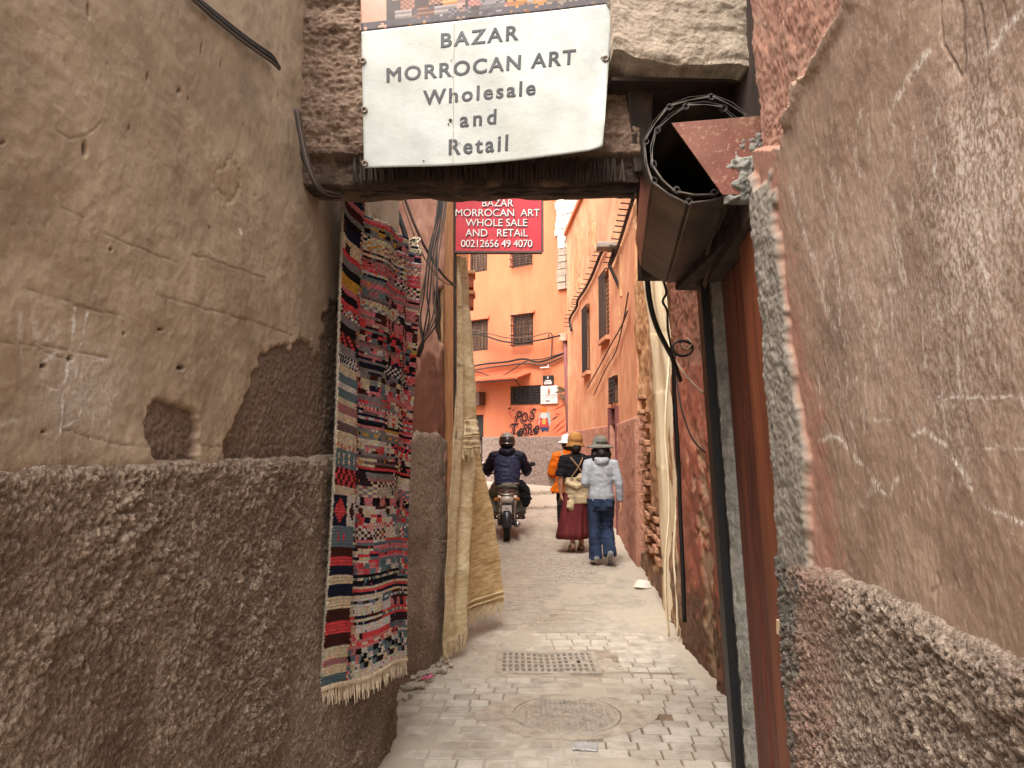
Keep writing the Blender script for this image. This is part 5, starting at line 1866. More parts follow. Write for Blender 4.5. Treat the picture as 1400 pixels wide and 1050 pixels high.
# lines and fittings on the coral house
def bpx(u, v, d=.05):
    a, z = on_back(u, v)
    return fb(a, d, z)
def bcable(label, px, r, mat, d=.08):
    o = MB().tube(smooth_path([bpx(u, v, d) for u, v in px]), r, n=6).build('cable', mat, None, smooth=True)
    tag(o, label, 'cable')
bcable('upper dark cable sagging across the coral house beneath the lower windows', [(640, 456), (665, 459), (690, 467), (715, 470), (745, 466), (772, 460)], .022, M_CABLE, .22)
bcable('thin grey cable above the upper dark cable on the coral house', [(640, 450), (670, 456), (700, 463), (730, 462), (755, 456)], .014, M_CABLEB, .20)
bcable('thick cable loop running over the lower half of the coral house', [(640, 503), (665, 498), (695, 495), (718, 491), (740, 495), (772, 484), (785, 476)], .026, M_CABLE)
bcable('second cable under the thick loop on the coral house', [(640, 508), (670, 503), (700, 499), (725, 497), (745, 499), (770, 489)], .020, M_CABLEB)
bcable('third thin drooping cable on the coral house above the awning', [(640, 505), (660, 510), (680, 516), (700, 508), (722, 494), (745, 491), (772, 483)], .014, M_CABLE)
bcable('short hooked wire standing up on the coral house', [(756, 490), (757, 470), (757, 458), (753, 456), (752, 462)], .016, M_CABLEB)

aw = thing('awning', 'corrugated orange awning over the doorway of the coral house', 'awning', tuple(bpx(688, 524)))
a0, z0 = on_back(648, 523)
a1, z1 = on_back(726, 520)
lo_, hi_ = min(a0, a1), max(a0, a1)
n = 44
top_, botm = [], []
M_AWN = plain('sun_faded_orange_sheet', (214, 104, 70), rough=.7)
rr = []
for i in range(n + 1):
    a = lo_ + (hi_ - lo_) * i / n
    w = .018 * math.cos(i * math.pi)
    rr.append([fb(a, .0, z0 + .16 + w), fb(a, .62, z0 - .02 + w), fb(a, .62, z0 - .035 + w), fb(a, .0, z0 + .145 + w)])
MB().rings(rr).build('corrugated_sheet', M_AWN, aw)
mb = MB()
fbox(mb, fb, lo_, hi_, .58, .61, z0 - .085, z0 - .055)
mb.build('edge_bar', M_IRON, aw)
for a in (lo_ + .1, hi_ - .1):
    MB().tube([fb(a, .0, z0 - .45), fb(a, .58, z0 - .06)], .015, n=5).build('strut', M_IRON, aw)
acu = thing('air_conditioner', 'dark air conditioner unit under the awning of the coral house', 'air conditioner', tuple(bpx(653, 545)))
aa, az = on_back(654, 546)
mb = MB()
fbox(mb, fb, aa - .26, aa + .2, .02, .30, az - .19, az + .19)
mb.build('casing', plain('grime_dark_casing', (92, 66, 56)), acu, bevel=.01)
c = fb(aa - .03, .31, az)
MB().tube([c + (eb * math.cos(q * math.pi / 8) + Vector((0, 0, 1)) * math.sin(q * math.pi / 8)) * .12 for q in range(17)], .02, n=6, cap=False).build('fan_ring', M_IRON, acu)
mb = MB()
for q in range(4):
    t = q * math.pi / 4
    d_ = (eb * math.cos(t) + Vector((0, 0, 1)) * math.sin(t)) * .115
    mb.tube([c - d_, c + d_], .006, n=4)
mb.build('fan_guard', M_IRON, acu)

def board(name, label, cat, u0, v0, u1, v1, mat, d=.05):
    h = bhole(u0, v0, u1, v1)
    t = thing(name, label, cat, tuple(fb((h[0] + h[1]) / 2, d, h[2])))
    mb = MB()
    fbox(mb, fb, h[0], h[1], .012, d, h[2], h[3])
    mb.build('board', mat, t, bevel=.004)
    return t, h
def bfn2(a, z, d):
    return lambda x, y, l: tuple(fb(a - x, d + l, z + y))
SGN = -1 if eb.x < 0 else 1
def bfn2(a, z, d):
    return lambda x, y, l: tuple(fb(a + SGN * x, d + l, z + y))
t, h = board('wall_sign', 'small black plaque above the white sign on the coral house', 'sign', 743.5, 513, 757.5, 526.5, plain('black_plaque', (30, 28, 28)))
w, hh = h[1] - h[0], h[3] - h[2]
ca = (h[0] + h[1]) / 2
for i, (dz, L) in enumerate(((.45, .55), (.28, .8), (.12, .7))):
    mb = MB()
    fbox(mb, fb, ca - w * L / 2, ca + w * L / 2, .05, .054, h[2] + hh * dz - .018, h[2] + hh * dz + .012)
    mb.build('text_line', M_WHITE, t)
mb = MB()
fbox(mb, fb, ca - .02, ca + .02, .05, .054, h[2] + hh * .68, h[2] + hh * .88)
mb.build('emblem', M_WHITE, t)
t, h = board('wall_sign', 'white sign with a small brown emblem and an arrow beside the barred window', 'sign', 740.5, 527, 763.5, 552.5, plain('white_sheet_board', (226, 216, 212)))
w, hh = h[1] - h[0], h[3] - h[2]
ca = (h[0] + h[1]) / 2
M_BRZ = plain('bronze_print', (168, 112, 74))
zc = h[2] + hh * .70
e1_ = eb * SGN
mb = MB().prism([fb(ca, .052, zc) + e1_ * x + Vector((0, 0, z)) for x, z in ((-.035, -.07), (.035, -.07), (.035, .03), (.018, .06), (.0, .085), (-.018, .06), (-.035, .03))], tuple(nb * .004))
mb.build('emblem', M_BRZ, t)
lettering('lettering', 'LA ALMENDRA', bfn2(ca, h[2] + hh * .42, .051), .068, plain('grey_print', (120, 110, 112)), t, thick=.0)
mb = MB()
fbox(mb, fb, ca - w * .36, ca + w * .36, .05, .053, h[2] + hh * .335, h[2] + hh * .355)
mb.build('text_line', plain('light_grey_print', (150, 140, 140)), t)
za = h[2] + hh * .15
mb = MB().prism([fb(ca, .052, za) + e1_ * x + Vector((0, 0, z)) for x, z in ((-.10, 0), (-.05, .03), (-.05, .012), (.03, .012), (.03, -.012), (-.05, -.012), (-.05, -.03))], tuple(nb * .004))
mb.build('arrow', M_INK, t)

# graffiti painted flat on the wall
graf = thing('graffiti', 'black and pink graffiti lettering with a painted figure on the coral house', 'graffiti', tuple(bpx(735, 580)))
M_GINK = plain('black_spray', (40, 26, 26), rough=.8)
M_GPNK = plain('salmon_spray', (216, 112, 84), rough=.8)
M_GRED = plain('red_spray', (196, 60, 52), rough=.8)
gr_ = random.Random(8)
k = 20 / FPX
for ch, u, v, sz, sx in (('P', 708, 571, 21, .8), ('O', 717.5, 570.5, 17, .8), ('S', 727, 568, 22, .8), ('T', 702.5, 588, 21, .9), ('e', 711, 588.5, 19, .9), ('R', 717.5, 587, 19, .75), ('R', 725, 586.5, 19, .75), ('e', 733, 585, 19, .9)):
    a, z = on_back(u, v + 6)
    th = gr_.uniform(-.16, .12)
    def gfn(dx, dz, d):
        q = bfn2(a, z, d)
        return lambda x, y, l: q((x * math.cos(th) - y * math.sin(th)) + dx, (x * math.sin(th) + y * math.cos(th)) + dz, 0)
    for nm, dx, dz, d, mt, bo in (('letter_shadow', -.035, -.03, .004, M_GINK, .030), ('letter_outline', 0, 0, .007, M_GPNK, .034), ('letter_fill', 0, 0, .010, M_GINK, .012)):
        lettering(nm, ch, gfn(dx, dz, d), sz * k, mt, graf, thick=0, bold=bo, shear=.2, sx=sx)
for k_, (p, q) in enumerate((((755, 562), (775, 551)), ((753, 575), (764, 568)), ((754, 590), (774, 570)), ((757, 593), (775, 579)), ((765, 594), (776, 588)), ((758, 566), (768, 566)), ((687, 592), (735, 594)), ((695, 560), (702, 575)))):
    pa, pb = bpx(*p, .004), bpx(*q, .004)
    dv = (pb - pa).normalized()
    up_ = nb.cross(dv).normalized() * .018
    MB().prism([pa, pa + (pb - pa) * .5 + up_, pb, pa + (pb - pa) * .5 - up_], tuple(nb * .003)).build('stroke', M_GINK if k_ in (6, 1) else M_GRED, graf)
for _ in range(16):
    u_, v_ = gr_.uniform(689, 736), gr_.uniform(557, 594)
    L_ = gr_.uniform(4, 11)
    pa, pb = bpx(u_, v_, .002), bpx(u_ + L_, v_ - L_ * gr_.uniform(.2, .8), .002)
    up_ = nb.cross((pb - pa).normalized()).normalized() * gr_.uniform(.012, .035)
    MB().prism([pa, pa.lerp(pb, .6) + up_, pb, pa.lerp(pb, .4) - up_], tuple(nb * .0015)).build('stroke', gr_.choice((M_GRED, M_GPNK, M_GINK)), graf)
def patch(px, mat, nm, d=.006):
    MB().prism([bpx(u, v, d) for u, v in px], tuple(nb * .003)).build(nm, mat, graf)
patch([(737, 577), (738, 566), (743, 560), (747, 560), (752, 566), (753, 578), (749, 588), (741, 588)], plain('pale_blue_spray', (150, 176, 180), rough=.8), 'painted_glow', .003)
patch([(738, 564), (741, 557), (744, 555), (747, 558), (749, 564)], plain('orange_spray', (226, 112, 40), rough=.8), 'painted_cap', .012)
patch([(739.5, 564), (748, 564), (748.5, 570), (744, 574), (739.5, 570)], plain('pale_face_spray', (206, 196, 190), rough=.8), 'painted_face', .009)
patch([(738.5, 571), (749, 571), (751, 584), (738, 584)], plain('scarlet_spray', (190, 60, 58), rough=.8), 'painted_coat', .006 + .001)
patch([(738, 584), (751, 584), (749, 591), (746, 588), (742, 591)], plain('navy_spray', (52, 62, 96), rough=.8), 'painted_legs', .008)
patch([(741, 574), (747, 574), (746, 580), (742, 580)], plain('yellow_spray', (214, 160, 70), rough=.8), 'painted_scarf', .011)
# corner post with meter box, small lamp, weed on the wall
post = thing('corner_post', 'plum painted downpipe with a junction box at the corner of the coral house', 'downpipe', tuple(bpx(777, 600, .1)))
MB().tube([bpx(775.5, 462, .10), bpx(779, 570, .10), bpx(781, 640, .10)], .055, n=8).build('pipe', M_PLUM, post, smooth=True)
c = bpx(775, 462, .14)
MB().boxa(c, eb * .11, nb * .07, (0, 0, .10)).build('junction_box', plain('cream_box', (196, 160, 136)), post, bevel=.01)
sp = thing('wall_lamp', 'small white spotlight on the coral house above the black plaque', 'lamp', tuple(bpx(751, 503)))
MB().tube([bpx(742, 503.5, .12), bpx(754, 502.5, .12)], .018, n=6).build('lamp_head', M_WHITE, sp)
MB().tube([bpx(753, 503, .0), bpx(753, 503, .12), bpx(753, 498, .12)], .012, n=5).build('bracket', M_WHITE, sp)
M_LEAF = plain('dry_dull_leaf', (104, 84, 62), rough=.8)
weed = thing('wall_plant', 'withered plant growing from the wall beside the white sign', 'plant', tuple(bpx(770, 542)))
for (u0, v0, u1, v1) in ((777, 535, 764, 530), (776, 533, 762, 538), (777, 538, 768, 528), (770, 541, 780, 550), (766, 540, 781, 546), (774, 541, 781, 556), (778, 540, 770, 546)):
    pa, pb = bpx(u0, v0, .06), bpx(u1, v1, .14)
    m_ = pa.lerp(pb, .5)
    s_ = (pb - pa).cross(nb).normalized() * .05
    MB().prism([pa, m_ + s_, pb, m_ - s_], tuple(nb * .006)).build('leaf', M_LEAF, weed)
MB().tube([bpx(778, 560, .03), bpx(777, 540, .05), bpx(775, 531, .06)], .012, n=5).build('stem', M_LEAF, weed)
ub = bhole(753, 631, 762, 655)
ut = thing('utility_box', 'dark low service hatch in the grey dado of the coral house', 'hatch', tuple(fb(ub[0], .05, ub[2])))
mb = MB()
fbox(mb, fb, ub[0], ub[1], .03, .13, ub[2], ub[3])
mb.build('hatch_door', plain('dull_brown_metal', (104, 84, 74)), ut, bevel=.006)
MB().boxa(fb((ub[0] + ub[1]) / 2, .14, (ub[2] + ub[3]) / 2), eb * .01, nb * .012, (0, 0, .04)).build('handle', M_IRON, ut)

# ================================================================== PEOPLE
M_SKIN = mk('skin', [(176, 124, 100), (196, 144, 118), (206, 156, 130)], scale=20, rough=.55, bump=.05, spec=.35)
M_HAIR = mk('black_hair', [(24, 18, 17), (40, 30, 27)], scale=40, stretch=(1, 1, .15), rough=.5, bump=.4, bdist=.004, bscale=120)


def tex(name, c, s=1.0, rough=.9, b=.35, var=.8):
    return mk(name, [tuple(x * var for x in c), c], scale=14, rough=rough, bump=b, bdist=.006, bscale=60, spec=.15)


def body_mesh(mb, J, hr=.092, fem=True):
    """one continuous figure: trunk, neck, head with features, limbs, hands with five fingers, feet"""
    V = Vector
    pel, chest, neck, head = V(J['pelvis']), V(J['chest']), V(J['neck']), V(J['head'])
    mb.tube([pel - V((0, 0, .07)), pel, pel.lerp(chest, .4), chest, chest.lerp(neck, .7)], [.115, .14, .115, .135, .09], n=14, flat=.72, up=(1, 0, 0))
    mb.tube([chest.lerp(neck, .6), neck, head], [.07, .055, .052], n=10)
    fw = V(J.get('look', (0, 1, 0))).normalized()
    mb.ball(head, (hr * .86, hr, hr * 1.22), 14, 10)
    mb.ball(head + fw * hr * .3 + V((0, 0, -.055)), (hr * .62, hr * .62, hr * .7), 10, 8)
    rt = fw.cross(V((0, 0, 1)))
    mb.tube([head + fw * hr * .9 + V((0, 0, .015)), head + fw * (hr + .022) + V((0, 0, -.022)), head + fw * hr * .9 + V((0, 0, -.032))], [.010, .015, .012], n=6)   # nose
    mb.tube([head + fw * hr * .93 - rt * .022 + V((0, 0, -.058)), head + fw * hr * 1.0 + V((0, 0, -.058)), head + fw * hr * .93 + rt * .022 + V((0, 0, -.058))], .008, n=5)   # lips
    for s in (-1, 1):
        mb.ball(head + rt * s * hr * .88, (.014, .022, .032), 8, 6)       # ears
        mb.ball(head + fw * hr * .86 + rt * s * .033 + V((0, 0, .012)), (.014, .012, .009), 8, 6)   # eyelids
    for s, nm in ((-1, 'l'), (1, 'r')):
        sh, el, wr = V(J['sh_' + nm]), V(J['el_' + nm]), V(J['wr_' + nm])
        mb.tube([chest.lerp(neck, .5).lerp(sh, .5), sh, sh.lerp(el, .5), el], [.06, .058, .048, .042], n=10)
        mb.tube([el, el.lerp(wr, .35), wr], [.042, .041, .028], n=10)
        d = V(J['hand_' + nm]).normalized()
        pn = V(J.get('palm_' + nm, (s, 0, 0)))          # back of the hand looks this way
        pn = (pn - d * pn.dot(d)).normalized()
        sd = d.cross(pn)
        mb.tube([wr - d * .01, wr + d * .035, wr + d * .085], [.026, .038, .036], n=10, flat=.5, up=sd)
        curl = J.get('curl_' + nm, .5)
        for k, L in enumerate((.070, .080, .074, .058)):
            b = wr + d * .080 + sd * (-.029 + k * .0195)
            pts = [b - d * .02]
            dd = d.copy()
            for q in range(3):
                dd = (dd - pn * curl * .55).normalized()
                pts.append(pts[-1] + dd * (L * (.52, .34, .28)[q] + (.02 if q == 0 else 0)))
            mb.tube(pts, [.0095, .0095, .0085, .0065], n=6)
        tb = wr + d * .02 - sd * .025
        tdir = (d * .7 - sd * .6 - pn * .25).normalized()
        mb.tube([tb, tb + tdir * .04, tb + tdir * .06 + d * .012, tb + tdir * .065 + d * .034], [.015, .012, .010, .008], n=6)
        hp, kn, an, to = V(J['hip_' + nm]), V(J['kn_' + nm]), V(J['an_' + nm]), V(J['to_' + nm])
        mb.tube([hp + V((0, 0, .03)), hp.lerp(kn, .3), kn], [.09, .08, .056], n=12)
        mb.tube([kn, kn.lerp(an, .35), an], [.056, .057, .036], n=10)
        heel = an + (an - to).normalized() * .035 + V((0, 0, -.035))
        mb.tube([an, an.lerp(to, .35) + V((0, 0, -.01)), to], [.038, .038, .026], n=8)
        mb.ball(heel, .034, 8, 6)


def shoes(J, mat, sole_mat, root, sandal=False):
    for nm in ('l', 'r'):
        an, to = Vector(J['an_' + nm]), Vector(J['to_' + nm])
        d = to - an
        dl = d.normalized()
        rt = dl.cross(Vector((0, 0, 1))).normalized()
        up_ = rt.cross(dl)
        heel = an - dl * .05 - up_ * .045
        toe = to + dl * .06 - up_ * .012
        mb = MB()
        if not sandal:
            mb.tube([heel + up_ * .03, an - up_ * .01, an.lerp(to, .5) - up_ * .0, toe + up_ * .012], [.042, .052, .050, .030], n=10, flat=.9, up=up_)
            mb.ball(heel + up_ * .03, .042, 10, 6)
        else:
            for q in (.35, .8):
                c = an.lerp(toe, q)
                mb.tube([c - rt * .05 - up_ * .03, c - rt * .03 + up_ * .03, c + rt * .03 + up_ * .03, c + rt * .05 - up_ * .03], .012, n=6)
            mb.tube([heel - rt * .04 + up_ * .01, heel + up_ * .045 - dl * .012, heel + rt * .04 + up_ * .01], .011, n=6)
        s = fuse(mb, 'shoe' if not sandal else 'sandal', mat, root, .008, 2)
        so = MB()
        rr = []
        for q, w in ((0, .034), (.2, .042), (.5, .044), (.8, .048), (.95, .04), (1.0, .02)):
            c = heel.lerp(toe, q)
            rr.append([c - rt * w - up_ * .005, c + rt * w - up_ * .005, c + rt * w + up_ * .018, c - rt * w + up_ * .018])
        so.rings(rr)
        hang(so.build('sole', sole_mat, None, bevel=.006), s, local=True)


def hat(root, head, mat, band, brim, crown_r, crown_h, droop, tilt=0.0, name='hat', soft=.0):
    mb = MB()
    c = Vector(head) + Vector((0, -.01, .045))
    w = lambda i, t: soft * math.sin(2 * t + .6) * (1 if i < 3 else .3)
    secs = [(c.x, c.y, c.z - droop, brim, brim * .98), (c.x, c.y, c.z - droop * .45, brim * .8, brim * .78), (c.x, c.y, c.z + .004, crown_r * 1.06, crown_r * 1.10), (c.x, c.y, c.z + crown_h * .5, crown_r * 1.0, crown_r * 1.06),
            (c.x, c.y, c.z + crown_h * .82, crown_r * .86, crown_r * .92), (c.x, c.y, c.z + crown_h * .97, crown_r * .5, crown_r * .55), (c.x, c.y, c.z + crown_h, .01, .01)]
    under = [(x, y, z - .012, max(rx - .006, .004), max(ry - .006, .004)) for x, y, z, rx, ry in secs[:5]]
    mb.loft(list(reversed(under)) + secs, n=28, wob=lambda i, t: soft * math.sin(2 * t + .6))
    o = mb.build(name, mat, root, local=True, smooth=True)
    if band:
        b = MB().loft([(c.x, c.y, c.z + .008, crown_r * 1.085, crown_r * 1.125), (c.x, c.y, c.z + .038, crown_r * 1.06, crown_r * 1.11)], n=28, cap=False)
        hang(b.build('hat_band', band, None, smooth=True), o, local=True)
    return o


def person(name_label, loc, rotz, J, group):
    root = thing('person', name_label, 'person', loc, rotz, group)
    mb = MB()
    body_mesh(mb, J)
    fuse(mb, 'body', M_SKIN, root, .0075, 3)
    for nm in (-1, 1):
        fw = Vector(J.get('look', (0, 1, 0))).normalized()
        rt = fw.cross(Vector((0, 0, 1)))
        e = Vector(J['head']) + fw * .083 + rt * nm * .033 + Vector((0, 0, .010))
        MB().ball(e, .010, 8, 6).build('eye', M_RAIL, root, local=True, smooth=True)
    return root


GRP = 'three women walking up the alley'
# ---- woman in the grey hooded top
p = gnd(823, 769)
J1 = dict(pelvis=(0, 0, .86), chest=(0, -.01, 1.18), neck=(0, .0, 1.36), head=(.0, .035, 1.475), look=(-.15, 1, -.1),
          sh_l=(-.165, 0, 1.29), el_l=(-.215, -.05, 1.05), wr_l=(-.15, .14, 1.00), hand_l=(.2, .9, .15), palm_l=(-.6, 0, .7), curl_l=1.0,
          sh_r=(.165, -.01, 1.29), el_r=(.225, -.06, 1.04), wr_r=(.245, -.02, .80), hand_r=(.08, .1, -1), palm_r=(1, 0, 0), curl_r=.45,
          hip_l=(-.085, 0, .85), kn_l=(-.082, .03, .47), an_l=(-.075, .0, .085), to_l=(-.085, .13, .035),
          hip_r=(.085, 0, .85), kn_r=(.088, .07, .47), an_r=(.09, -.13, .145), to_r=(.10, -.02, .055))
w1 = person('woman in grey hooded top, blue jeans and wide grey hat, walking last of the three', (1.15, 9.55, .005), math.radians(2), J1, GRP)
M_HOOD = tex('heather_grey_jersey', (176, 182, 190))
mb = MB()
mb.loft([(0, 0, .80, .165, .135), (0, 0, .88, .168, .14), (0, -.01, 1.0, .150, .118), (0, -.01, 1.15, .168, .122), (0, -.01, 1.25, .175, .115), (0, -.005, 1.32, .13, .095), (0, 0, 1.375, .075, .075)], n=24)
for s, nm in ((-1, 'l'), (1, 'r')):
    sh, el, wr = (Vector(J1[k + nm]) for k in ('sh_', 'el_', 'wr_'))
    mb.tube([Vector((s * .08, -.01, 1.30)), sh, sh.lerp(el, .5), el, el.lerp(wr, .5), wr.lerp(el, .06)], [.075, .072, .062, .056, .05, .043], n=12)
mb.ball((0, -.105, 1.325), (.085, .05, .065), 12, 8)
mb.tube([(-.085, -.03, 1.36), (-.06, -.10, 1.35), (0, -.125, 1.33), (.06, -.10, 1.35), (.085, -.03, 1.36)], .03, n=8)
fuse(mb, 'hooded_top', M_HOOD, w1, .011, 4, wrinkle=.006, seed=2)
M_JEAN = mk('blue_denim', [(28, 36, 54), (42, 53, 76), (56, 68, 92)], scale=9, stretch=(1, 1, .4), rough=.9, bump=.4, bdist=.004, bscale=160, spec=.15)
mb = MB()
mb.loft([(0, 0, .70, .155, .13), (0, -.01, .80, .162, .138), (0, 0, .90, .145, .12)], n=20)
for s, nm in ((-1, 'l'), (1, 'r')):
    hp, kn, an = (Vector(J1[k + nm]) for k in ('hip_', 'kn_', 'an_'))
    mb.tube([hp + Vector((0, 0, .0)), hp.lerp(kn, .35), kn, kn.lerp(an, .5), an + Vector((0, .01, -.01))], [.098, .092, .078, .080, .086], n=14)
jn = fuse(mb, 'jeans', M_JEAN, w1, .010, 3, wrinkle=.010, seed=5)
mb = MB()
for s in (-1, 1):
    mb.boxa((s * .075, -.138, .80), (.042, 0, 0), (0, .006, 0), (0, .004, .05))
mb.build('back_pocket', M_JEAN, jn, local=True, bevel=.004)['kind'] = 'stuff'
shoes(J1, tex('grey_trainers', (128, 128, 126)), plain('pale_sole', (206, 202, 196)), w1)
mb = MB()
h = Vector(J1['head'])
mb.ball((h.x, h.y - .012, h.z + .01), (.096, .108, .115), 14, 10)
mb.tube([(h.x - .07, -.01, h.z), (-.085, -.05, 1.39), (-.09, -.06, 1.31)], [.05, .05, .02], n=10)
mb.tube([(h.x + .07, -.01, h.z), (.085, -.05, 1.40), (.095, -.06, 1.33)], [.05, .05, .02], n=10)
mb.tube([(h.x, -.06, h.z), (0, -.09, 1.40), (0, -.10, 1.35)], [.07, .07, .03], n=10)
fuse(mb, 'hair', M_HAIR, w1, .012, 2, wrinkle=.01, seed=9)
hat(w1, (h.x, h.y, h.z + .02), tex('grey_green_straw', (124, 122, 112)), tex('dark_ribbon', (70, 70, 68)), .178, .092, .115, .035, soft=.04)
mb = MB().tube([(-.13, .22, .99), (-.10, .27, 1.04), (-.05, .3, 1.07)], .03, n=8)
ph_ = MB().boxa((-.105, .285, 1.04), (.036, 0, 0), (0, .005, .01), (0, -.03, .07))
tag(ph_.build('phone', M_RAIL, None), 'dark phone held up in front by the woman in the grey top', 'phone').location = w1.location

# ---- woman in black with the brown hat
J2 = dict(pelvis=(0, 0, .89), chest=(0, -.02, 1.22), neck=(0, .0, 1.41), head=(.0, .04, 1.53), look=(.2, 1, -.15),
          sh_l=(-.17, 0, 1.335), el_l=(-.235, -.03, 1.06), wr_l=(-.215, .03, .83), hand_l=(.05, .2, -1), palm_l=(-1, 0, 0), curl_l=.9,
          sh_r=(.17, 0, 1.335), el_r=(.22, .02, 1.08), wr_r=(.12, .2, 1.06), hand_r=(-.4, .8, .2), palm_r=(.5, 0, .8), curl_r=.8,
          hip_l=(-.085, 0, .88), kn_l=(-.085, .0, .48), an_l=(-.07, -.12, .13), to_l=(-.075, .0, .045),
          hip_r=(.085, 0, .88), kn_r=(.085, .08, .49), an_r=(.085, .06, .085), to_r=(.095, .18, .035))
w2 = person('woman in black top, long maroon skirt and tan bucket hat, middle of the three', (.93, 10.75, .004), math.radians(4), J2, GRP)
M_BLK = tex('black_cotton', (30, 28, 32))
mb = MB()
mb.loft([(0, 0, .93, .150, .12), (0, 0, 1.03, .142, .112), (0, -.015, 1.2, .168, .122), (0, -.015, 1.29, .178, .118), (0, -.005, 1.37, .13, .09), (0, 0, 1.42, .072, .072)], n=24)
for s, nm in ((-1, 'l'), (1, 'r')):
    sh, el = Vector(J2['sh_' + nm]), Vector(J2['el_' + nm])
    mb.tube([Vector((s * .08, -.01, 1.34)), sh, sh.lerp(el, .5), el.lerp(sh, .08)], [.078, .078, .078, .082], n=12)
fuse(mb, 'black_top', M_BLK, w2, .011, 4, wrinkle=.012, seed=12)
M_MAR = mk('maroon_cotton', [(70, 26, 30), (96, 40, 42), (110, 50, 50)], scale=8, stretch=(1, 1, .2), rough=.9, bump=.4, bdist=.006, bscale=50, spec=.15)
mb = MB()
n = 56
fold = lambda i, t: (.0, .015, .06, .11, .14, .15)[i] * (math.sin(9 * t + .5) * .6 + math.sin(5 * t + 1.7) * .6)
mb.loft([(0, 0, 1.00, .135, .11), (0, 0, .90, .165, .135), (-.01, .0, .70, .195, .165), (-.03, .0, .48, .205, .19), (-.05, -.01, .30, .225, .21), (-.06, -.02, .20, .235, .22)], n=n, wob=fold)
mb.loft([(-.06, -.02, .203, .225, .21), (-.03, .0, .48, .195, .18), (0, 0, .9, .15, .12)], n=n, wob=lambda i, t: .1 * (math.sin(9 * t + .5) * .6 + math.sin(5 * t + 1.7) * .6) * (i < 2))
mb.build('long_skirt', M_MAR, w2, local=True, smooth=True)
M_CRM = tex('cream_linen_shirt', (190, 172, 138))
mb = MB()
mb.loft([(.03, -.01, .70, .185, .165), (.02, -.01, .80, .188, .165), (.01, -.01, .92, .180, .152), (.0, -.01, 1.02, .168, .135), (0, -.01, 1.07, .155, .125)], n=24)
mb.tube([(-.15, -.08, 1.0), (-.02, -.17, .93), (.14, -.1, .99)], .045, n=8)
mb.tube([(-.10, -.13, .74), (-.11, -.16, .66), (-.07, -.15, .60)], [.05, .06, .03], n=8, flat=.5)
mb.tube([(.02, -.13, 1.04), (.05, -.14, 1.10), (.08, -.12, 1.12)], [.05, .045, .02], n=8)
fuse(mb, 'shirt_tied_at_waist', M_CRM, w2, .012, 4, wrinkle=.010, seed=15)
M_STRAP = plain('tan_strap', (150, 116, 84))
mb = MB()
mb.tube(smooth_path([(-.10, -.03, 1.39), (-.06, -.125, 1.32), (.03, -.155, 1.2), (.11, -.15, 1.06)]), .011, n=6)
mb.build('strap', M_STRAP, w2, local=True, smooth=True)
mb = MB()
mb.tube(smooth_path([(.10, -.03, 1.39), (.07, -.125, 1.32), (.0, -.16, 1.2), (-.10, -.15, 1.06)]), .009, n=6)
mb.build('strap', M_STRAP, w2, local=True, smooth=True)
shoes(J2, plain('brown_sandal_leather', (120, 92, 76)), plain('tan_sandal_sole', (150, 132, 114)), w2, sandal=True)
h = Vector(J2['head'])
mb = MB()
mb.ball((h.x, h.y - .012, h.z + .0), (.096, .108, .115), 14, 10)
mb.tube([(h.x, -.05, h.z), (0, -.06, 1.46), (0, -.07, 1.41)], [.075, .075, .03], n=10)
fuse(mb, 'hair', M_HAIR, w2, .012, 2, wrinkle=.008, seed=19)
hat(w2, (h.x, h.y, h.z + .01), tex('tan_woven_felt', (176, 128, 72)), tex('brown_ribbon', (140, 100, 58)), .145, .105, .145, .06, soft=.03)
hb = MB().boxa((-.235, .06, .70), (.02, 0, 0), (0, .04, 0), (0, 0, .028))
hb.tube([(-.235, .02, .72), (-.24, .05, .77), (-.235, .08, .72)], .005, n=5)
o = hb.build('purse', plain('dark_brown_purse', (58, 38, 32)), None)
tag(o, 'tiny dark purse held in the left hand of the woman in the maroon skirt', 'purse').location = w2.location

# ---- woman in the orange jacket
J3 = dict(pelvis=(0, 0, .86), chest=(0, -.01, 1.2), neck=(0, .0, 1.38), head=(.02, .035, 1.49), look=(.25, 1, -.1),
          sh_l=(-.165, 0, 1.30), el_l=(-.235, .02, 1.03), wr_l=(-.19, .17, .98), hand_l=(.2, .9, .1), palm_l=(-.7, 0, .6), curl_l=.8,
          sh_r=(.165, 0, 1.30), el_r=(.22, -.02, 1.04), wr_r=(.22, .08, .82), hand_r=(.05, .3, -1), palm_r=(1, 0, 0), curl_r=.5,
          hip_l=(-.085, 0, .85), kn_l=(-.085, .05, .47), an_l=(-.085, .06, .085), to_l=(-.09, .18, .035),
          hip_r=(.085, 0, .85), kn_r=(.085, .02, .47), an_r=(.08, -.14, .13), to_r=(.09, -.03, .045))
w3 = person('woman in loose orange jacket and white sun hat, walking first of the three', (.89, 12.0, .065), math.radians(3), J3, GRP)
M_ORG = tex('orange_nylon', (228, 112, 22), rough=.6)
mb = MB()
mb.loft([(-.02, 0, .72, .20, .17), (0, 0, .84, .195, .16), (0, 0, 1.0, .165, .135), (0, -.01, 1.15, .178, .13), (0, -.01, 1.26, .182, .12), (0, -.005, 1.34, .13, .095), (0, 0, 1.41, .078, .078)], n=24)
for s, nm in ((-1, 'l'), (1, 'r')):
    sh, el, wr = (Vector(J3[k + nm]) for k in ('sh_', 'el_', 'wr_'))
    mb.tube([Vector((s * .08, -.01, 1.31)), sh, sh.lerp(el, .5), el, el.lerp(wr, .5), wr.lerp(el, .05)], [.08, .085, .085, .082, .075, .058], n=12)
mb.tube([(-.16, .0, .80), (-.22, .02, .74), (-.20, .02, .70)], [.07, .06, .03], n=8)
fuse(mb, 'orange_jacket', M_ORG, w3, .012, 4, wrinkle=.012, seed=22)
mb = MB()
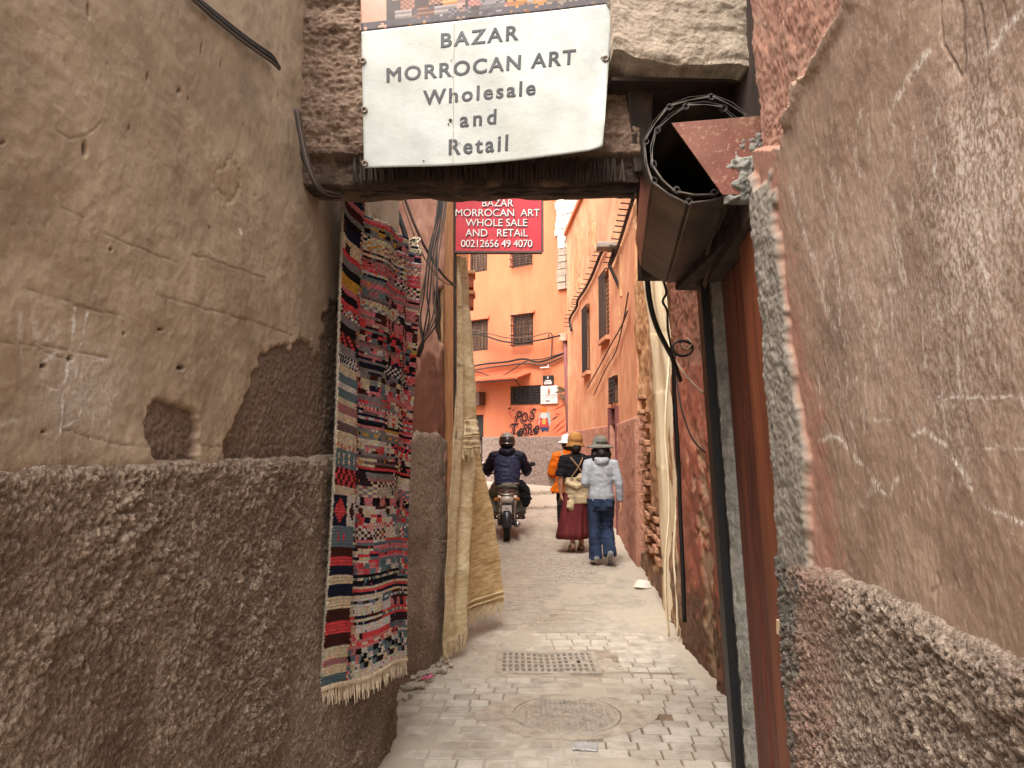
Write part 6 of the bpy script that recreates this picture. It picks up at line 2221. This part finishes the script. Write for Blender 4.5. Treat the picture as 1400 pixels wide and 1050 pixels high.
for s, nm in ((-1, 'l'), (1, 'r')):
    hp, kn, an = (Vector(J3[k + nm]) for k in ('hip_', 'kn_', 'an_'))
    mb.tube([hp + Vector((0, 0, .05)), hp.lerp(kn, .35), kn, an], [.10, .088, .07, .062], n=12)
fuse(mb, 'trousers', tex('black_trousers', (36, 34, 36)), w3, .012, 3, wrinkle=.008, seed=25)
shoes(J3, tex('black_shoes', (40, 38, 38)), plain('dark_sole', (60, 56, 54)), w3)
mb = MB()
mb.loft([(0, -.20, .90, .10, .055), (0, -.205, .94, .125, .075), (0, -.205, 1.1, .13, .085), (0, -.195, 1.22, .115, .07), (0, -.18, 1.27, .07, .04)], n=18)
bp = fuse(mb, 'rucksack', plain('brown_leather', (84, 52, 40), rough=.55), None, .012, 3, wrinkle=.006, seed=28)
tag(bp, 'small brown leather rucksack on the back of the woman in orange', 'rucksack').location = w3.location
mb = MB()
for s in (-1, 1):
    mb.tube(smooth_path([(s * .07, -.16, 1.24), (s * .085, -.10, 1.37), (s * .09, .02, 1.385), (s * .11, .12, 1.28)]), .014, n=6, flat=.5)
hang(mb.build('shoulder_strap', plain('grey_strap', (150, 138, 128)), None, smooth=True), bp, local=True)['kind'] = 'stuff'
h = Vector(J3['head'])
mb = MB()
mb.ball((h.x, h.y - .012, h.z), (.095, .106, .113), 14, 10)
mb.tube([(h.x, -.05, h.z), (0.01, -.06, 1.43), (0, -.065, 1.40)], [.07, .07, .03], n=10)
fuse(mb, 'hair', M_HAIR, w3, .012, 2, wrinkle=.008, seed=29)
hat(w3, (h.x, h.y, h.z + .02), tex('white_cotton_hat', (222, 222, 226)), None, .175, .095, .11, .035, soft=.05)

# ================================================================== MOTORBIKE AND RIDER
BX, BY = -.080, 11.7
bz = gz(11.7)
M_TYRE = plain('black_rubber', (34, 32, 31), rough=.8)
M_CHROME = plain('dulled_chrome', (176, 172, 168), rough=.25, metal=.9)
M_ALU = plain('grey_cast_alloy', (120, 116, 112), rough=.45, metal=.6)
M_PAINT = plain('dark_bike_paint', (40, 40, 46), rough=.3, spec=.5)
bike = thing('motorbike', 'small black motorbike with a white number plate, seen from behind on the alley', 'motorbike', (BX, BY, bz), 0)


def wheel(y, R_, w):
    """tyre with rim, spokes and hub at local y"""
    t = MB()
    prof = [(R_ - .055, -w * .35), (R_ - .03, -w * .5), (R_ - .008, -w * .34), (R_, 0), (R_ - .008, w * .34), (R_ - .03, w * .5), (R_ - .055, w * .35)]
    n = 40
    rs = []
    for k in range(n):
        a = 2 * math.pi * k / n
        rs.append([Vector((x, y + r * math.cos(a), R_ + r * math.sin(a))) for r, x in prof])
    rs.append(rs[0])
    t.rings(rs, cap=False)
    for k in range(n):
        a = 2 * math.pi * (k + .5) / n
        for x in (-w * .2, w * .2):
            c = Vector((x, y + (R_ - .001) * math.cos(a), R_ + (R_ - .001) * math.sin(a)))
            t.boxa(c, (w * .12, 0, 0), (0, -math.sin(a) * .012, math.cos(a) * .012), (0, math.cos(a) * .004, math.sin(a) * .004))
    wh = t.build('wheel', M_TYRE, bike, local=True, smooth=False)
    rim = MB()
    prof = [(R_ - .052, -w * .36), (R_ - .075, -w * .3), (R_ - .075, w * .3), (R_ - .052, w * .36)]
    rs = []
    for k in range(n):
        a = 2 * math.pi * k / n
        rs.append([Vector((x, y + r * math.cos(a), R_ + r * math.sin(a))) for r, x in prof])
    rs.append(rs[0])
    rim.rings(rs, cap=False)
    hang(rim.build('rim', M_CHROME, None), wh, local=True)
    sp_ = MB()
    for k in range(18):
        a = 2 * math.pi * k / 18
        sp_.tube([(.03 * (1 if k % 2 else -1), y + .05 * math.cos(a + .4), R_ + .05 * math.sin(a + .4)), (0, y + (R_ - .07) * math.cos(a), R_ + (R_ - .07) * math.sin(a))], .003, n=4)
    hang(sp_.build('spoke', M_CHROME, None), wh, local=True)['kind'] = 'stuff'
    hb_ = MB().tube([(-.07, y, R_), (.07, y, R_)], .055, n=16)
    hang(hb_.build('hub', M_ALU, None), wh, local=True)


wheel(0.0, .285, .105)
wheel(1.24, .285, .085)
R_ = .285
def bpart(name, fn, mat, smooth=False, bevel=0.0):
    mb = MB()
    fn(mb)
    return mb.build(name, mat, bike, local=True, smooth=smooth, bevel=bevel)
def mudguard(y, a0, a1, w):
    def f(mb):
        rs = []
        for k in range(15):
            a = math.radians(a0 + (a1 - a0) * k / 14)
            c = Vector((0, y + .325 * math.cos(a), R_ + .325 * math.sin(a)))
            d = Vector((0, math.cos(a), math.sin(a)))
            rs.append([c + Vector((-w, 0, 0)) - d * .03, c + Vector((-w * .8, 0, 0)), c + Vector((w * .8, 0, 0)), c + Vector((w, 0, 0)) - d * .03, c + Vector((w * .75, 0, 0)) - d * .008, c + Vector((-w * .75, 0, 0)) - d * .008])
        mb.rings(rs)
    return f
bpart('mudguard', mudguard(0, 60, 190, .075), M_PAINT, True)
bpart('mudguard', mudguard(1.24, 20, 170, .06), M_PAINT, True)
for s in (-1, 1):
    bpart('swingarm', lambda mb, s=s: mb.tube([(s * .085, 0, R_), (s * .10, .45, R_ + .04)], .024, n=8), M_PAINT, True)
    def shock(mb, s=s):
        a, b = Vector((s * .115, -.02, R_ + .04)), Vector((s * .125, .10, .66))
        mb.tube([a, b], .016, n=8)
        for k in range(9):
            c = a.lerp(b, .25 + .6 * k / 8)
            mb.tube([c + Vector((.032 * math.cos(q * math.pi / 5), .032 * math.sin(q * math.pi / 5), 0)) for q in range(11)], .007, n=5, cap=False)
    bpart('shock_absorber', shock, M_CHROME, True)
    bpart('fork', lambda mb, s=s: mb.tube([(s * .085, 1.24, R_), (s * .085, 1.02, .88)], .022, n=8), M_CHROME, True)
    bpart('foot_peg', lambda mb, s=s: mb.tube([(s * .12, .52, .30), (s * .29, .52, .30)], .017, n=8), M_TYRE, True)
    def indicator(mb, s=s):
        mb.tube([(s * .06, -.18, .66), (s * .15, -.19, .66)], .010, n=6)
        mb.ball((s * .17, -.19, .66), (.035, .03, .028), 10, 6)
    bpart('indicator', indicator, plain('amber_lens', (170, 98, 40), rough=.3), True)
    def grip(mb, s=s):
        mb.tube([(s * .10, 1.0, .98), (s * .25, .98, 1.02), (s * .36, .92, 1.0)], [.012, .012, .018], n=8)
    bpart('handlebar', grip, M_TYRE, True)
    def mirror(mb, s=s):
        mb.tube([(s * .27, .98, 1.02), (s * .36, 1.0, 1.10), (s * .41, .99, 1.16)], .007, n=6)
        mb.ball((s * .43, .98, 1.18), (.055, .018, .04), 12, 8)
    bpart('mirror', mirror, M_CHROME if s < 0 else M_TYRE, True)
bpart('frame', lambda mb: (mb.tube([(0, .45, R_ + .05), (0, .5, .55), (0, .85, .66), (0, 1.03, .86)], .03, n=8), mb.tube([(0, .5, .6), (0, .0, .64), (0, -.16, .66)], .03, n=8)), M_PAINT, True)
bpart('engine', lambda mb: (mb.tube([(-.16, .58, .30), (.16, .58, .30)], .12, n=16), mb.tube([(0, .62, .32), (0, .82, .42)], [.085, .075], n=12), [mb.boxa((0, .66 + .03 * k, .345 + .012 * k), (.10, 0, 0), (0, .006, .002), (0, -.02, .095)) for k in range(5)]), M_ALU, True)
bpart('fuel_tank', lambda mb: (mb.ball((0, .78, .78), (.14, .25, .12), 14, 8)), M_PAINT, True)
bpart('exhaust', lambda mb: mb.tube([(.05, .80, .30), (.13, .6, .17), (.16, .25, .22), (.17, -.12, .27)], [.02, .026, .045, .045], n=10), M_CHROME, True)
bpart('chain_case', lambda mb: mb.boxa((-.115, .22, R_ + .02), (.012, 0, 0), (0, .27, .02), (0, -.004, .055)), M_PAINT, bevel=.008)
bpart('saddle', lambda mb: [mb.loft([(0, .30, .68, .10, .40), (0, .30, .71, .145, .46), (0, .30, .77, .15, .47), (0, .30, .80, .12, .43)], n=22)], plain('dark_saddle_vinyl', (72, 52, 48), rough=.5), True)
bpart('saddle_trim', lambda mb: [mb.loft([(0, .30, .735, .155, .475), (0, .30, .75, .158, .478)], n=22)], plain('pale_saddle_piping', (186, 168, 150)), True)
def rack(mb):
    mb.tube([(-.12, .02, .76), (-.135, -.16, .735), (-.12, -.23, .73), (.12, -.23, .73), (.135, -.16, .735), (.12, .02, .76)], .012, n=6)
    for q in (-.06, 0, .06):
        mb.tube([(q, -.23, .73), (q, .0, .755)], .007, n=5)
bpart('luggage_rack', rack, M_CHROME, True)
def tail(mb):
    mb.loft([(0, -.20, .60, .08, .05), (0, -.21, .63, .10, .07), (0, -.21, .68, .10, .07), (0, -.19, .71, .07, .05)], n=16)
tl = bpart('tail_light', tail, plain('pale_tail_lens', (190, 178, 168), rough=.25, spec=.6), True)
np_ = bpart('number_plate', lambda mb: mb.boxa((0, -.262, .50), (.075, 0, 0), (0, .004, -.001), (0, -.012, .072)), plain('white_plate', (218, 214, 208), rough=.4), bevel=.004)
for z_, w_ in ((.525, .022), (.480, .050)):
    hang(MB().boxa((0, -.268, z_), (w_, 0, 0), (0, .0025, 0), (0, 0, .009)).build('text_line', M_INK, None), np_, local=True)
bpart('plate_bracket', lambda mb: mb.boxa((0, -.235, .48), (.055, 0, 0), (0, .015, 0), (0, -.01, .13)), M_PAINT, bevel=.006)
bpart('mud_flap', lambda mb: mb.boxa((0, -.28, .365), (.062, 0, 0), (0, .006, 0), (0, -.008, .06)), plain('grey_flap', (150, 142, 136), rough=.5), bevel=.006)
bpart('reflector', lambda mb: mb.boxa((0, -.292, .362), (.034, 0, 0), (0, .006, 0), (0, 0, .024)), plain('red_reflector', (150, 24, 30), rough=.2, spec=.6), bevel=.004)
bpart('headlight', lambda mb: mb.ball((0, 1.12, .92), (.10, .09, .10), 14, 10), M_CHROME, True)

JR = dict(pelvis=(0, .28, .88), chest=(0, .33, 1.22), neck=(0, .36, 1.40), head=(0, .385, 1.525), look=(0, 1, 0),
          sh_l=(-.20, .35, 1.33), el_l=(-.325, .52, 1.10), wr_l=(-.33, .84, 1.03), hand_l=(.0, 1, -.05), palm_l=(-.2, 0, 1), curl_l=1.0,
          sh_r=(.20, .35, 1.33), el_r=(.325, .52, 1.10), wr_r=(.33, .84, 1.03), hand_r=(.0, 1, -.05), palm_r=(.2, 0, 1), curl_r=1.0,
          hip_l=(-.10, .32, .86), kn_l=(-.25, .72, .70), an_l=(-.225, .50, .36), to_l=(-.26, .62, .325),
          hip_r=(.10, .32, .86), kn_r=(.25, .72, .70), an_r=(.225, .50, .36), to_r=(.26, .62, .325))
rd = person('man in navy padded jacket and black helmet riding the motorbike away', (BX, BY, bz), 0, JR, None)
M_NAVY = tex('navy_nylon', (50, 54, 80), rough=.5)
mb = MB()
mb.loft([(0, .27, .82, .185, .15), (0, .27, .90, .20, .165), (0, .30, 1.05, .215, .165), (0, .33, 1.2, .228, .16), (0, .345, 1.31, .215, .14), (0, .355, 1.38, .14, .11), (0, .36, 1.43, .085, .085)], n=26)
ja = fuse(mb, 'jacket', M_NAVY, rd, .012, 4, wrinkle=.014, seed=32)
M_NAVYD = tex('dark_navy_sleeve', (34, 36, 52), rough=.5)
mb = MB()
for s, nm in ((-1, 'l'), (1, 'r')):
    sh, el, wr = (Vector(JR[k + nm]) for k in ('sh_', 'el_', 'wr_'))
    mb.tube([Vector((s * .13, .345, 1.32)), sh, sh.lerp(el, .5), el, el.lerp(wr, .5), wr.lerp(el, .05)], [.09, .098, .09, .084, .072, .05], n=12)
hang(fuse(mb, 'sleeves', M_NAVYD, None, .012, 4, wrinkle=.02, seed=35), ja, local=True)
mb = MB()
mb.tube([(-.10, .34, 1.42), (-.07, .24, 1.40), (0, .21, 1.375), (.07, .24, 1.40), (.10, .34, 1.42)], [.04, .045, .05, .045, .04], n=8)
mb.ball((0, .25, 1.36), (.10, .05, .06), 10, 8)
hang(fuse(mb, 'hood', M_NAVYD, None, .012, 3, wrinkle=.012, seed=37), ja, local=True)
mb = MB()
mb.loft([(0, .27, .865, .197, .162), (0, .27, .895, .202, .168)], n=26)
hang(mb.build('jacket_hem', tex('cream_hem', (176, 150, 132)), None, smooth=True), ja, local=True)
M_OLIVE = tex('olive_cotton', (126, 126, 114))
mb = MB()
mb.ball((0, .26, .85), (.185, .165, .10), 14, 8)
for s, nm in ((-1, 'l'), (1, 'r')):
    hp, kn, an = (Vector(JR[k + nm]) for k in ('hip_', 'kn_', 'an_'))
    mb.tube([hp, hp.lerp(kn, .4), kn, kn.lerp(an, .5), an + Vector((0, 0, .02))], [.115, .11, .09, .088, .08], n=12)
fuse(mb, 'trousers', M_OLIVE, rd, .012, 3, wrinkle=.016, seed=39)
shoes(JR, plain('brown_boots', (82, 62, 52)), plain('dark_boot_sole', (50, 44, 40)), rd)
h = Vector(JR['head'])
M_HELM = plain('black_helmet_shell', (38, 36, 36), rough=.25, spec=.6)
mb = MB()
mb.ball((h.x, h.y, h.z + .035), (.135, .15, .145), 20, 12, bottom=-.86)
hl = mb.build('helmet', M_HELM, rd, local=True, smooth=True)
mb = MB().ball((h.x, h.y, h.z + .042), (.138, .153, .147), 20, 8, bottom=.42)
hang(mb.build('helmet_top', plain('grey_helmet_top', (140, 134, 128), rough=.3, spec=.5), None, smooth=True), hl, local=True)
mb = MB().tube([(h.x + .137 * math.cos(a), h.y + .152 * math.sin(a), h.z + .005) for a in [math.pi * (1.05 + .9 * q / 14) for q in range(15)]], .010, n=6)
hang(mb.build('helmet_stripe', M_CHROME, None, smooth=True), hl, local=True)
mb = MB().tube([(h.x + .138 * math.cos(a), h.y + .153 * math.sin(a), h.z + .02) for a in [math.pi * (.15 + .7 * q / 14) for q in range(15)]], .05, n=6, flat=.2)
hang(mb.build('visor', M_GLASSDK, None, smooth=True), hl, local=True)
# dark coat hanging beside the rider's right leg
mb = MB()
mb.tube([(.20, .30, .92), (.27, .26, .78), (.31, .22, .62), (.29, .22, .50)], [.06, .10, .11, .04], n=12, flat=.45)
o = fuse(mb, 'black_bag', tex('black_bag_cloth', (28, 27, 30)), None, .012, 3, wrinkle=.02, seed=44)
tag(o, 'limp black cloth bag slung at the right hip of the motorbike rider', 'bag').location = rd.location
